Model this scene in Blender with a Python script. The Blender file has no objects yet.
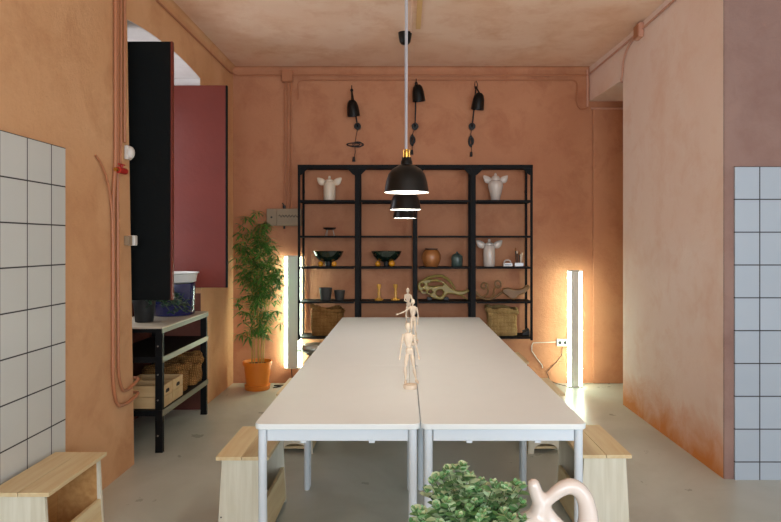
import bpy, bmesh, math, random
from mathutils import Vector, Matrix, noise
PI = math.pi
C = bpy.context.scene.collection
SC = bpy.context.scene
H, F, VX, VY = 1.476, 630.0, 404.0, 243.0        # eye height, focal length in pixels, principal point

# ---------------------------------------------------------------- camera
cd = bpy.data.cameras.new('camera'); cam = bpy.data.objects.new('camera', cd); C.objects.link(cam)
cam.location = (0, 0, H); cam.rotation_euler = (PI/2, 0, 0)
cd.sensor_width = 36; cd.lens = F/781*36
cd.shift_x = -(VX-390.5)/781; cd.shift_y = -(261-VY)/781
cd.clip_start = .05; cd.clip_end = 100
SC.camera = cam
SC.view_settings.view_transform = 'Standard'; SC.view_settings.look = 'None'
SC.view_settings.gamma = 1; SC.view_settings.use_curve_mapping = False
SC.view_settings.exposure = 0.0

# ---------------------------------------------------------------- world and daylight
w = bpy.data.worlds.new('sky'); SC.world = w; w.use_nodes = True
bg = w.node_tree.nodes['Background']; bg.inputs[0].default_value = (.62, .78, 1, 1); bg.inputs[1].default_value = 1.0

def area(name, loc, rot, sx, sy, power, col):
    l = bpy.data.lights.new(name, 'AREA'); l.shape = 'RECTANGLE'; l.size = sx; l.size_y = sy
    l.energy = power; l.color = col
    o = bpy.data.objects.new(name, l); C.objects.link(o); o.location = loc; o.rotation_euler = rot
    return o
area('daylight_rear_window', (.45, -2.9, 1.85), (PI/2+.35, 0, 0), 3.0, 1.9, 180, (.80, .90, 1))
area('daylight_rear_door', (3.2, -2.9, 1.35), (PI/2, 0, 0), 1.3, 2.3, 95, (.70, .85, 1))
area('daylight_recess_window', (-2.42, 4.95, 1.97), (0, -PI/2, 0), 1.7, 1.2, 17, (1, .97, .96))
TUBE_STRENGTH, BULB_STRENGTH = 27.0, 520.0

# ---------------------------------------------------------------- materials
def new_mat(name):
    m = bpy.data.materials.new(name); m.use_nodes = True
    nt = m.node_tree; return m, nt, nt.nodes, nt.links, nt.nodes['Principled BSDF']
def srgb(r, g, b):
    f = lambda c: (c/255/12.92) if c/255 <= .04045 else ((c/255+.055)/1.055)**2.4
    return (f(r), f(g), f(b), 1)
def mat(name, col, rough=.5, metal=0, bump=0, bscale=60, var=0, vscale=8, emit=None, coat=0, spec=.5):
    m, nt, N, L, b = new_mat(name)
    c = srgb(*col)
    b.inputs['Roughness'].default_value = rough; b.inputs['Metallic'].default_value = metal
    b.inputs['Coat Weight'].default_value = coat; b.inputs['Specular IOR Level'].default_value = spec
    tc = N.new('ShaderNodeTexCoord')
    n = N.new('ShaderNodeTexNoise'); n.inputs['Scale'].default_value = vscale; n.inputs['Detail'].default_value = 5
    L.new(tc.outputs['Object'], n.inputs['Vector'])
    mx = N.new('ShaderNodeMix'); mx.data_type = 'RGBA'
    mx.inputs[6].default_value = tuple(v*(1-var) for v in c[:3])+(1,)
    mx.inputs[7].default_value = tuple(min(1, v*(1+var)) for v in c[:3])+(1,)
    L.new(n.outputs['Fac'], mx.inputs[0]); L.new(mx.outputs[2], b.inputs['Base Color'])
    if bump:
        n2 = N.new('ShaderNodeTexNoise'); n2.inputs['Scale'].default_value = bscale; n2.inputs['Detail'].default_value = 4
        L.new(tc.outputs['Object'], n2.inputs['Vector'])
        bp = N.new('ShaderNodeBump'); bp.inputs['Strength'].default_value = bump; bp.inputs['Distance'].default_value = .01
        L.new(n2.outputs['Fac'], bp.inputs['Height']); L.new(bp.outputs[0], b.inputs['Normal'])
    if emit:
        b.inputs['Emission Color'].default_value = (*emit[0], 1); b.inputs['Emission Strength'].default_value = emit[1]
    return m

def plaster(name, ca, cb, cc, stain=False, rough=.75, bump=.35):
    """limewash plaster: three tones in clouds, trowel marks and grain"""
    m, nt, N, L, b = new_mat(name)
    b.inputs['Roughness'].default_value = rough; b.inputs['Specular IOR Level'].default_value = .25
    tc = N.new('ShaderNodeTexCoord')
    def nz(scale, detail, rgh=.55, dist=0):
        n = N.new('ShaderNodeTexNoise'); n.inputs['Scale'].default_value = scale; n.inputs['Detail'].default_value = detail
        n.inputs['Roughness'].default_value = rgh; n.inputs['Distortion'].default_value = dist
        L.new(tc.outputs['Object'], n.inputs['Vector']); return n
    def ramp(src, lo, hi):
        r = N.new('ShaderNodeMapRange'); r.inputs[1].default_value = lo; r.inputs[2].default_value = hi
        L.new(src, r.inputs[0]); return r.outputs[0]
    def mix(f, a, c):
        x = N.new('ShaderNodeMix'); x.data_type = 'RGBA'
        L.new(f, x.inputs[0])
        for k, v in ((6, a), (7, c)):
            if isinstance(v, tuple): x.inputs[k].default_value = v
            else: L.new(v, x.inputs[k])
        return x.outputs[2]
    big = nz(.9, 6, .6, .6); mid = nz(3.2, 8, .65, .3); fine = nz(40, 6, .7)
    c1 = mix(ramp(big.outputs['Fac'], .36, .64), srgb(*ca), srgb(*cb))
    c2 = mix(ramp(mid.outputs['Fac'], .48, .72), c1, srgb(*cc))
    out = c2
    if stain:
        sp = N.new('ShaderNodeSeparateXYZ'); L.new(tc.outputs['Object'], sp.inputs[0])
        st = nz(2.6, 7, .7, .8)
        a = N.new('ShaderNodeMath'); a.operation = 'MULTIPLY_ADD'; a.inputs[1].default_value = -1.7; a.inputs[2].default_value = .95
        L.new(sp.outputs[2], a.inputs[0])
        s = N.new('ShaderNodeMath'); s.operation = 'ADD'; L.new(a.outputs[0], s.inputs[0]); L.new(st.outputs['Fac'], s.inputs[1])
        out = mix(ramp(s.outputs[0], .85, 1.45), c2, srgb(220, 138, 70))
    L.new(out, b.inputs['Base Color'])
    ad = N.new('ShaderNodeMath'); ad.operation = 'MULTIPLY_ADD'; ad.inputs[1].default_value = .35
    L.new(fine.outputs['Fac'], ad.inputs[0]); L.new(mid.outputs['Fac'], ad.inputs[2])
    bp = N.new('ShaderNodeBump'); bp.inputs['Strength'].default_value = bump; bp.inputs['Distance'].default_value = .03
    L.new(ad.outputs[0], bp.inputs['Height']); L.new(bp.outputs[0], b.inputs['Normal'])
    return m

def tile_mat(name, axis, a0, z0, col, pitch=.2045):
    m, nt, N, L, b = new_mat(name)
    tc = N.new('ShaderNodeTexCoord'); sp = N.new('ShaderNodeSeparateXYZ'); L.new(tc.outputs['Object'], sp.inputs[0])
    def off(sock, o):
        x = N.new('ShaderNodeMath'); x.operation = 'SUBTRACT'; L.new(sock, x.inputs[0]); x.inputs[1].default_value = o; return x.outputs[0]
    cb = N.new('ShaderNodeCombineXYZ')
    L.new(off(sp.outputs[axis], a0), cb.inputs[0]); L.new(off(sp.outputs[2], z0), cb.inputs[1])
    bt = N.new('ShaderNodeTexBrick'); bt.offset = 0; bt.squash = 1
    bt.inputs['Scale'].default_value = 1; bt.inputs['Brick Width'].default_value = pitch; bt.inputs['Row Height'].default_value = pitch
    bt.inputs['Mortar Size'].default_value = .0036; bt.inputs['Mortar Smooth'].default_value = .1
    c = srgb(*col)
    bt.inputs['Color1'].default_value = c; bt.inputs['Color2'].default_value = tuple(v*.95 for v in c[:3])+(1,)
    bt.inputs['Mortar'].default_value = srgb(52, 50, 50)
    L.new(cb.outputs[0], bt.inputs['Vector']); L.new(bt.outputs['Color'], b.inputs['Base Color'])
    r = N.new('ShaderNodeMapRange'); r.inputs[3].default_value = .22; r.inputs[4].default_value = .8
    L.new(bt.outputs['Fac'], r.inputs[0]); L.new(r.outputs[0], b.inputs['Roughness'])
    n = N.new('ShaderNodeTexNoise'); n.inputs['Scale'].default_value = 5; L.new(tc.outputs['Object'], n.inputs['Vector'])
    s = N.new('ShaderNodeMath'); s.operation = 'MULTIPLY_ADD'; s.inputs[1].default_value = -.6
    L.new(bt.outputs['Fac'], s.inputs[0]); L.new(n.outputs['Fac'], s.inputs[2])
    bp = N.new('ShaderNodeBump'); bp.inputs['Strength'].default_value = .25; bp.inputs['Distance'].default_value = .01
    L.new(s.outputs[0], bp.inputs['Height']); L.new(bp.outputs[0], b.inputs['Normal'])
    return m

def wood(name, ca, cb, axis=1, rough=.55, knots=True, scale=7):
    m, nt, N, L, b = new_mat(name)
    b.inputs['Roughness'].default_value = rough
    tc = N.new('ShaderNodeTexCoord'); mp = N.new('ShaderNodeMapping')
    s = [scale*5]*3; s[axis] = scale*.35; mp.inputs['Scale'].default_value = s
    L.new(tc.outputs['Object'], mp.inputs[0])
    n = N.new('ShaderNodeTexNoise'); n.inputs['Scale'].default_value = 1; n.inputs['Detail'].default_value = 6; n.inputs['Distortion'].default_value = .4
    L.new(mp.outputs[0], n.inputs['Vector'])
    mx = N.new('ShaderNodeMix'); mx.data_type = 'RGBA'; mx.inputs[6].default_value = srgb(*ca); mx.inputs[7].default_value = srgb(*cb)
    r = N.new('ShaderNodeMapRange'); r.inputs[1].default_value = .35; r.inputs[2].default_value = .68
    L.new(n.outputs['Fac'], r.inputs[0]); L.new(r.outputs[0], mx.inputs[0])
    out = mx.outputs[2]
    if knots:
        v = N.new('ShaderNodeTexVoronoi'); v.inputs['Scale'].default_value = 5
        L.new(tc.outputs['Object'], v.inputs['Vector'])
        k = N.new('ShaderNodeMapRange'); k.inputs[1].default_value = .07; k.inputs[2].default_value = .03; k.inputs[3].default_value = 0; k.inputs[4].default_value = .7
        L.new(v.outputs['Distance'], k.inputs[0])
        m2 = N.new('ShaderNodeMix'); m2.data_type = 'RGBA'; L.new(k.outputs[0], m2.inputs[0]); L.new(out, m2.inputs[6]); m2.inputs[7].default_value = srgb(112, 72, 38)
        out = m2.outputs[2]
    L.new(out, b.inputs['Base Color']); return m

def floor_mat():
    m, nt, N, L, b = new_mat('polished concrete')
    tc = N.new('ShaderNodeTexCoord')
    def nz(s, d, r=.6, w=0):
        n = N.new('ShaderNodeTexNoise'); n.inputs['Scale'].default_value = s; n.inputs['Detail'].default_value = d; n.inputs['Roughness'].default_value = r
        n.inputs['Distortion'].default_value = w; L.new(tc.outputs['Object'], n.inputs['Vector']); return n.outputs['Fac']
    r = N.new('ShaderNodeMapRange'); r.inputs[1].default_value = .35; r.inputs[2].default_value = .65; L.new(nz(1.1, 7, .6, .8), r.inputs[0])
    mx = N.new('ShaderNodeMix'); mx.data_type = 'RGBA'; mx.inputs[6].default_value = srgb(180, 182, 170); mx.inputs[7].default_value = srgb(198, 200, 190)
    L.new(r.outputs[0], mx.inputs[0])
    r2 = N.new('ShaderNodeMapRange'); r2.inputs[1].default_value = .55; r2.inputs[2].default_value = .75; r2.inputs[4].default_value = .22; L.new(nz(2.6, 8, .7, 1.5), r2.inputs[0])
    m2 = N.new('ShaderNodeMix'); m2.data_type = 'RGBA'; L.new(r2.outputs[0], m2.inputs[0]); L.new(mx.outputs[2], m2.inputs[6]); m2.inputs[7].default_value = srgb(168, 164, 142)
    L.new(m2.outputs[2], b.inputs['Base Color'])
    r3 = N.new('ShaderNodeMapRange'); r3.inputs[3].default_value = .2; r3.inputs[4].default_value = .42; L.new(nz(3, 5), r3.inputs[0]); L.new(r3.outputs[0], b.inputs['Roughness'])
    bp = N.new('ShaderNodeBump'); bp.inputs['Strength'].default_value = .06; bp.inputs['Distance'].default_value = .01
    L.new(nz(14, 3), bp.inputs['Height']); L.new(bp.outputs[0], b.inputs['Normal'])
    return m

def burlap(name, ca, cb, scale=110):
    m, nt, N, L, b = new_mat(name); b.inputs['Roughness'].default_value = .95; b.inputs['Specular IOR Level'].default_value = .1
    tc = N.new('ShaderNodeTexCoord')
    hs = []
    for d in ('X', 'Z'):
        wv = N.new('ShaderNodeTexWave'); wv.bands_direction = d; wv.inputs['Scale'].default_value = scale/4; wv.inputs['Distortion'].default_value = 2.5
        L.new(tc.outputs['Object'], wv.inputs['Vector']); hs.append(wv.outputs['Fac'])
    mu = N.new('ShaderNodeMath'); mu.operation = 'MULTIPLY'; L.new(hs[0], mu.inputs[0]); L.new(hs[1], mu.inputs[1])
    n = N.new('ShaderNodeTexNoise'); n.inputs['Scale'].default_value = 12; n.inputs['Detail'].default_value = 6; L.new(tc.outputs['Object'], n.inputs['Vector'])
    ad = N.new('ShaderNodeMath'); ad.operation = 'ADD'; L.new(mu.outputs[0], ad.inputs[0]); L.new(n.outputs['Fac'], ad.inputs[1])
    mx = N.new('ShaderNodeMix'); mx.data_type = 'RGBA'; mx.inputs[6].default_value = srgb(*ca); mx.inputs[7].default_value = srgb(*cb)
    r = N.new('ShaderNodeMapRange'); r.inputs[1].default_value = .3; r.inputs[2].default_value = 1.3; L.new(ad.outputs[0], r.inputs[0]); L.new(r.outputs[0], mx.inputs[0])
    L.new(mx.outputs[2], b.inputs['Base Color'])
    bp = N.new('ShaderNodeBump'); bp.inputs['Strength'].default_value = 1; bp.inputs['Distance'].default_value = .012
    L.new(ad.outputs[0], bp.inputs['Height']); L.new(bp.outputs[0], b.inputs['Normal'])
    return m

def glass_mat():
    m, nt, N, L, b = new_mat('window glass'); N.remove(b)
    t = N.new('ShaderNodeBsdfTransparent'); g = N.new('ShaderNodeBsdfGlossy'); g.inputs['Roughness'].default_value = .02
    mx = N.new('ShaderNodeMixShader'); mx.inputs[0].default_value = .06
    L.new(t.outputs[0], mx.inputs[1]); L.new(g.outputs[0], mx.inputs[2]); L.new(mx.outputs[0], N['Material Output'].inputs[0]); return m

M = dict(
    wall_left=plaster('orange plaster', (214, 162, 116), (222, 174, 130), (204, 150, 106)),
    wall_back=plaster('terracotta plaster', (188, 128, 94), (198, 140, 104), (176, 114, 82)),
    wall_right=plaster('pale pink plaster', (240, 212, 194), (244, 222, 208), (234, 200, 178), stain=True, bump=.25),
    wall_mauve=plaster('mauve brown plaster', (146, 116, 106), (156, 126, 114), (138, 106, 96)),
    ceiling=plaster('ceiling plaster', (238, 198, 168), (246, 214, 190), (228, 182, 148), bump=.2),
    white_wall=plaster('white plaster', (220, 216, 210), (226, 222, 216), (212, 208, 202)),
    soffit=plaster('white reveal plaster', (222, 214, 210), (230, 222, 218), (212, 202, 198), bump=.1),
    jamb=plaster('brown red plaster', (104, 60, 48), (114, 68, 54), (94, 52, 42)),
    floor=floor_mat(),
    tile_l=tile_mat('white wall tile left', 1, 3.195-20*.2045, 1.977-12*.2045, (214, 216, 210)),
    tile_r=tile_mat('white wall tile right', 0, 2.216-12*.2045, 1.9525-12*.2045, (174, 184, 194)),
    conduit=mat('painted conduit', (180, 116, 78), .5, var=.12),
    conduit_pink=mat('pink painted conduit', (204, 152, 128), .5, var=.12),
    black=mat('black powder coat', (10, 10, 11), .6, var=.2, spec=.18),
    black_metal=mat('black enamel', (4, 7, 8), .30, coat=.0, spec=.35),
    shutter_dark=mat('near black painted shutter', (8, 12, 12), .75, var=.3, bump=.1, spec=.2),
    shutter_red=mat('dark red painted wood', (112, 42, 30), .40, var=.22, vscale=3, bump=.15, bscale=25),
    window=mat('dark red window frame', (96, 34, 30), .5, var=.1),
    glass=glass_mat(),
    table_top=mat('white laminate', (232, 236, 234), .42, var=.02, spec=.35),
    table_white=mat('white steel', (214, 222, 228), .35, var=.02),
    pine=wood('pine board along', (228, 208, 164), (214, 184, 136), 1, scale=5),
    pine_end=wood('pine board upright', (228, 222, 202), (214, 206, 182), 2, knots=False),
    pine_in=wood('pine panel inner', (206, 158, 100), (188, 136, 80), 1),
    crate=wood('crate pine', (214, 180, 130), (200, 164, 114), 0, knots=False, scale=3),
    beech=wood('pale beech', (230, 212, 190), (220, 200, 174), 2, knots=False, scale=20),
    hole=mat('dark slot', (38, 22, 14), .9),
    rail=mat('olive grey rail', (112, 110, 92), .45, metal=.2, var=.08),
    rack_top=mat('pale worktop board', (196, 182, 158), .5, var=.08),
    navy=mat('navy enamel', (24, 28, 84), .22, coat=.4),
    white=mat('white enamel', (226, 226, 222), .3),
    pot_black=mat('matt black pot', (34, 34, 34), .6),
    terracotta=mat('orange plastic pot', (226, 128, 36), .45, var=.06),
    soil=mat('dark soil', (48, 34, 24), .95, bump=.8, bscale=50, var=.4),
    cane=mat('bamboo cane', (170, 140, 62), .5, var=.3, vscale=14),
    bamboo=mat('bamboo leaf', (84, 132, 54), .45, var=.5, vscale=9),
    leaf_pale=mat('pale waxy leaf', (196, 216, 172), .30, var=.35, vscale=20),
    leaf=mat('waxy leaf', (104, 148, 92), .30, var=.55, vscale=16),
    leaf_dark=mat('dark trailing leaf', (34, 72, 50), .45, var=.4, vscale=16),
    stem=mat('green stem', (74, 92, 52), .6),
    cream=mat('cream ceramic', (226, 208, 184), .35, var=.04),
    bone=mat('glazed white ceramic', (208, 194, 182), .2, coat=.4),
    marble=mat('dark green marble', (20, 34, 26), .12, var=.9, vscale=22, coat=.4),
    amber=mat('amber glass ball', (226, 150, 30), .15, coat=.5, var=.2),
    slate=mat('dark grey ceramic', (60, 58, 54), .6, var=.1),
    brown_pot=mat('glazed brown clay', (158, 100, 54), .25, var=.25, vscale=10, coat=.3),
    teal=mat('green grey glaze', (68, 84, 78), .3, var=.35, vscale=20),
    olive=mat('carved olive wood', (140, 122, 58), .4, var=.3, vscale=9),
    brown=mat('carved brown wood', (132, 96, 52), .45, var=.3, vscale=9),
    dark=mat('dark stand', (24, 22, 20), .5),
    sack=burlap('burlap', (104, 66, 30), (206, 154, 92), 90),
    sack_pale=burlap('pale burlap', (150, 114, 62), (228, 196, 138), 90),
    silver=mat('dull silver metal', (176, 174, 164), .28, metal=.8),
    brass=mat('brass', (196, 152, 70), .25, metal=.9),
    cord=mat('grey braided cord', (176, 172, 176), .7, var=.15, vscale=200),
    red=mat('red valve', (176, 34, 28), .4),
    box_grey=mat('grey beige box', (150, 128, 100), .5, var=.06),
    white_plastic=mat('white plastic', (220, 214, 204), .4),
    tube=mat('lit tube', (255, 255, 255), .5, emit=((.82, 1, .80), TUBE_STRENGTH)),
    housing=mat('frosted lamp housing', (238, 238, 226), .5),
    bulb=mat('lit bulb', (255, 255, 255), .5, emit=((1, .93, .82), BULB_STRENGTH)),
    candle=mat('yellow amber glass', (214, 160, 70), .2, coat=.4),
)

# ---------------------------------------------------------------- mesh helper
class MB:
    def __init__(s): s.bm = bmesh.new(); s.T = Matrix.Identity(4)
    def v(s, p): return s.bm.verts.new(s.T @ Vector(p))
    def face(s, vs):
        try: return s.bm.faces.new(vs)
        except ValueError: return None
    def box(s, lo, hi, rot=None, about=None):
        c = [(x, y, z) for x in (lo[0], hi[0]) for y in (lo[1], hi[1]) for z in (lo[2], hi[2])]
        if rot is not None:
            a = Vector(about if about else [(l+h)/2 for l, h in zip(lo, hi)])
            c = [rot @ (Vector(p)-a)+a for p in c]
        V = [s.v(p) for p in c]
        for q in ((0,1,3,2),(4,6,7,5),(0,4,5,1),(2,3,7,6),(0,2,6,4),(1,5,7,3)): s.face([V[i] for i in q])
        return s
    def ring(s, c, u, w, r, n, ry=None):
        ry = r if ry is None else ry
        return [s.v(Vector(c)+u*(r*math.cos(2*PI*i/n))+w*(ry*math.sin(2*PI*i/n))) for i in range(n)]
    def bridge(s, a, b):
        n = len(a)
        for i in range(n): s.face([a[i], a[(i+1)%n], b[(i+1)%n], b[i]])
    def tube(s, pts, r, n=10, closed=False, caps=True, flat=1):
        P = [Vector(p) for p in pts]; m = len(P)
        R = r if isinstance(r, (list, tuple)) else [r]*m
        up = None; rings = []
        for i, p in enumerate(P):
            t = (P[(i+1)%m]-P[i-1]) if closed else (P[min(i+1, m-1)]-P[max(i-1, 0)])
            t.normalize()
            if up is None: up = t.orthogonal().normalized()
            else:
                up = up-t*up.dot(t)
                up = up.normalized() if up.length > 1e-6 else t.orthogonal().normalized()
            rings.append(s.ring(p, up, t.cross(up), R[i], n, R[i]*flat))
        for a, b in zip(rings, rings[1:]): s.bridge(a, b)
        if closed: s.bridge(rings[-1], rings[0])
        elif caps: s.face(rings[0][::-1]); s.face(rings[-1])
        return s
    def cyl(s, p0, p1, r0, r1=None, n=20): return s.tube([p0, p1], [r0, r0 if r1 is None else r1], n)
    def lathe(s, prof, c=(0,0,0), n=32, sx=1, sy=1):
        rings = []
        for r, z in prof:
            if r < 1e-5: rings.append([s.v((c[0], c[1], c[2]+z))])
            else: rings.append([s.v((c[0]+sx*r*math.cos(2*PI*i/n), c[1]+sy*r*math.sin(2*PI*i/n), c[2]+z)) for i in range(n)])
        for a, b in zip(rings, rings[1:]):
            if len(a) == 1 and len(b) == 1: continue
            for i in range(n):
                j = (i+1)%n
                if len(a) == 1: s.face([a[0], b[j], b[i]])
                elif len(b) == 1: s.face([a[i], a[j], b[0]])
                else: s.face([a[i], a[j], b[j], b[i]])
        return s
    def ball(s, c, r, n=16, sc=(1,1,1)):
        k = n//2
        return s.lathe([(r*math.sin(PI*i/k)*1.0, -r*sc[2]*math.cos(PI*i/k)) for i in range(k+1)], c, n, sc[0], sc[1])
    def prism(s, poly, axis, a, b):
        """poly: 2D points in the two other axes (in x,y,z order), extruded along axis from a to b"""
        def P(p, t): q = list(p); q.insert(axis, t); return q
        A = [s.v(P(p, a)) for p in poly]; B = [s.v(P(p, b)) for p in poly]
        s.face(A); s.face(B[::-1])
        n = len(poly)
        for i in range(n): s.face([A[i], B[i], B[(i+1)%n], A[(i+1)%n]])
        return s
    def leaf(s, p, d, nrm, L, W, bend=.2, fold=.15, prof=((0, .12), (.3, .85), (.62, .9), (1, .04))):
        d = Vector(d).normalized(); nrm = Vector(nrm); nrm = (nrm-d*nrm.dot(d))
        nrm = nrm.normalized() if nrm.length > 1e-4 else d.orthogonal().normalized()
        sd = d.cross(nrm); p = Vector(p); rows = []
        for t, wd in prof:
            q = p+d*(L*t)-nrm*(bend*L*t*t)
            rows.append((s.v(q-sd*(W*wd/2)+nrm*(fold*W*wd)), s.v(q), s.v(q+sd*(W*wd/2)+nrm*(fold*W*wd))))
        for a, b in zip(rows, rows[1:]):
            s.face([a[0], a[1], b[1], b[0]]); s.face([a[1], a[2], b[2], b[1]])
        return s
    def build(s, name, m, parent=None, smooth=True, bevel=0, seg=2, loc=None, rz=0, label=None, sharp=.7, recalc=True):
        bm = s.bm
        if recalc: bmesh.ops.recalc_face_normals(bm, faces=bm.faces)
        if smooth:
            for f in bm.faces: f.smooth = True
            for e in bm.edges:
                if len(e.link_faces) == 2 and e.calc_face_angle(0) > sharp: e.smooth = False
        me = bpy.data.meshes.new(name); bm.to_mesh(me); bm.free()
        me.materials.append(M[m] if isinstance(m, str) else m)
        o = bpy.data.objects.new(name, me); C.objects.link(o)
        if parent: o.parent = parent
        if loc is not None: o.location = loc
        o.rotation_euler.z = rz
        if bevel:
            b = o.modifiers.new('bevel', 'BEVEL'); b.width = bevel; b.segments = seg; b.limit_method = 'ANGLE'; b.angle_limit = .6
            for p in me.polygons: p.use_smooth = True
            b.harden_normals = True
        if label: o['label'] = label
        return o

RND = ((0, .12), (.18, .62), (.5, 1.0), (.8, .78), (1, .12))
def tag(o, label, cat, group=None):
    o['label'] = label; o['category'] = cat
    if group: o['group'] = group
    return o
def thing(name, label, cat, loc=(0,0,0), rz=0, group=None):
    o = bpy.data.objects.new(name, None); o.empty_display_size = .1; C.objects.link(o)
    o.location = loc; o.rotation_euler.z = rz
    return tag(o, label, cat, group)
def dup(root, loc, rz=0, label=None, group=None):
    def cp(o, par):
        c = o.copy(); C.objects.link(c); c.parent = par
        for ch in o.children: cp(ch, c)
        return c
    r = cp(root, None); r.location = loc; r.rotation_euler.z = rz
    if label: r['label'] = label
    if group: r['group'] = group
    return r
def struct(name, mb, m, **k):
    o = mb.build(name, m, **k); o['kind'] = 'structure'; return o
def px(x, y, d): return ((x-VX)*d/F, d, H-(y-VY)*d/F)    # reading a point of the place off the photograph at depth d

# ================================================================= SETTING
XL, XR, YB, ZC = -1.80, 2.0, 6.64, 3.33
Y0, Y1 = 4.14, 5.586              # recess in the left wall
struct('floor', MB().box((-2.6, -3.2, -.1), (5.2, 7.0, 0)), 'floor', smooth=False)
struct('ceiling', MB().box((-2.6, -3.2, ZC), (5.2, 7.0, ZC+.15)), 'ceiling', smooth=False)
struct('wall_back', MB().box((-2.5, YB, 0), (4.6, YB+.2, ZC)), 'wall_back', smooth=False)
# left wall, cut by the tall arched recess
arch = []
for i in range(21):
    t = i/20; y = Y0+(Y1-Y0)*t
    arch.append((y+(1-t)*-.045, 2.932+.048*(1-(2*t-1)**2)))
poly = [(-3.1, 0), (Y0+.065, 0)]+arch+[(Y1, 0), (YB, 0), (YB, ZC), (-3.1, ZC)]
struct('wall_left', MB().prism(poly, 0, XL-.45, XL), 'wall_left', smooth=False)
# white soffit skin under the arch
sf = [(y, z-.004) for y, z in arch]+[(y, z+.01) for y, z in arch[::-1]]
sf = [(min(max(y, Y0-.042), Y1-.003), z) for y, z in sf]
struct('trim_1', MB().prism(sf, 0, XL-.45, XL-.004), 'soffit', smooth=True)
struct('trim_6', MB().box((XL-.449, Y1-.016, 2.84), (XL-.004, Y1-.0125, 2.93)), 'soffit', smooth=False)
# outer leaf with the window opening
W0, W1, WB, WT = 4.30, 5.56, 1.05, 2.88
mb = MB()
mb.box((XL-.62, Y0-.05, 0), (XL-.45, Y1+.05, WB)); mb.box((XL-.62, Y0-.05, WT), (XL-.45, Y1+.05, 3.1))
mb.box((XL-.62, Y0-.05, WB), (XL-.45, W0, WT)); mb.box((XL-.62, W1, WB), (XL-.45, Y1+.05, WT))
struct('wall_recess', mb, 'jamb', smooth=False)
mb = MB().box((XL-.46, Y1-.012, 0), (XL-.002, Y1, 1.03)); struct('trim_2', mb, 'jamb', smooth=False)
wn = bpy.data.objects.new('window_1', None); C.objects.link(wn); wn['kind'] = 'structure'
mb = MB(); xw = XL-.52
for a, b in (((W0, WB), (W0+.05, WT)), ((W1-.05, WB), (W1, WT)), ((W0, WB), (W1, WB+.06)), ((W0, WT-.05), (W1, WT)), (((W0+W1)/2-.03, WB), ((W0+W1)/2+.03, WT)), ((W0, 2.0), (W1, 2.035))):
    mb.box((xw-.02, a[0], a[1]), (xw+.025, b[0], b[1]))
mb.build('window_frame', 'window', wn, smooth=False)
MB().box((xw-.004, W0+.03, WB+.03), (xw, W1-.03, WT-.03)).build('pane', 'glass', wn, smooth=False)
# shutters opened square to the window
def shutter(name, label, y, x1, side, face):
    t = thing(name, label, 'shutter', (XL-.44, y, 1.084)); wd = x1-(XL-.44); hh = 1.776
    MB().box((0, -.016, 0), (wd, .016, hh)).build('shutter_panel', face, t, bevel=.003)
    s = side
    MB().box((wd+.0005, -.017, 0), (wd+.012, .017, hh)).build('edge_strip', 'shutter_red' if face == 'shutter_dark' else 'shutter_dark', t, smooth=False)
    for z in (.25, hh/2, hh-.25): MB().cyl((-.0085, 0, z-.04), (-.0085, 0, z+.04), .008, n=8).build('hinge', 'black', t)
    return t
shutter('window_shutter', 'tall near-black wooden shutter swung open beside the left pier', 4.34, -1.602, -1, 'shutter_dark')
shutter('window_shutter', 'dark red wooden shutter swung open at the far side of the window recess', 5.545, -1.566, 1, 'shutter_red')
# right wall block, beam and the side passage behind it
struct('wall_right', MB().box((XR, 3.95, 0), (3.4, 5.753, ZC)), 'wall_right', smooth=False)
struct('beam_right', MB().prism([(2.0, 5.753), (1.955, YB), (3.4, YB), (3.4, 5.753)], 2, 2.97, ZC), 'wall_right', smooth=False)
struct('wall_passage', MB().box((3.4, 3.95, 0), (3.6, YB, ZC)), 'wall_right', smooth=False)
struct('wall_front_right', MB().box((XR+.002, 3.938, 0), (4.6, 3.95, ZC)), 'wall_mauve', smooth=False)
struct('wall_side', MB().box((4.4, -3.1, 0), (4.6, 3.938, ZC)), 'white_wall', smooth=False)
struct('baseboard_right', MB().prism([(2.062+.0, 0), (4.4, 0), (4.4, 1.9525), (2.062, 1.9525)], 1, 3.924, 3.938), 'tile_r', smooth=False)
struct('baseboard_left', MB().prism([(-3.0, 0), (3.327, 0), (3.327, 1.977), (-3.0, 1.977)], 0, XL, XL+.012), 'tile_l', smooth=False)
bpy.data.objects['baseboard_right'].name = 'wall_right_tiles'; bpy.data.objects['baseboard_left'].name = 'wall_left_tiles'
# rear wall behind the eye with a window and a glazed door
mb = MB()
for lo, hi in (((-2.5, 0), (-1.05, ZC)), ((-1.05, 0), (1.95, .9)), ((-1.05, 2.8), (1.95, ZC)), ((1.95, 0), (2.55, ZC)), ((2.55, 2.5), (3.85, ZC)), ((3.85, 0), (4.6, ZC))):
    mb.box((lo[0], -3.1, lo[1]), (hi[0], -2.95, hi[1]))
struct('wall_rear', mb, 'white_wall', smooth=False)
wn = bpy.data.objects.new('window_2', None); C.objects.link(wn); wn['kind'] = 'structure'
mb = MB()
for x in (-1.05, -.07, .91, 1.89): mb.box((x, -3.06, .9), (x+.06, -3.0, 2.8))
mb.box((-1.05, -3.06, .9), (1.95, -3.0, .96)); mb.box((-1.05, -3.06, 2.74), (1.95, -3.0, 2.8))
mb.build('window_frame', 'window', wn, smooth=False)
MB().box((-1.0, -3.035, .94), (1.9, -3.03, 2.76)).build('pane', 'glass', wn, smooth=False)
dn = bpy.data.objects.new('door_1', None); C.objects.link(dn); dn['kind'] = 'structure'
mb = MB()
for lo, hi in (((2.55, 0), (2.65, 2.5)), ((3.75, 0), (3.85, 2.5)), ((2.55, 0), (3.85, .2)), ((2.55, 2.4), (3.85, 2.5))): mb.box((lo[0], -3.06, lo[1]), (hi[0], -3.0, hi[1]))
mb.build('door_frame', 'window', dn, smooth=False)
MB().box((2.62, -3.035, .18), (3.78, -3.03, 2.43)).build('pane', 'glass', dn, smooth=False)
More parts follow.
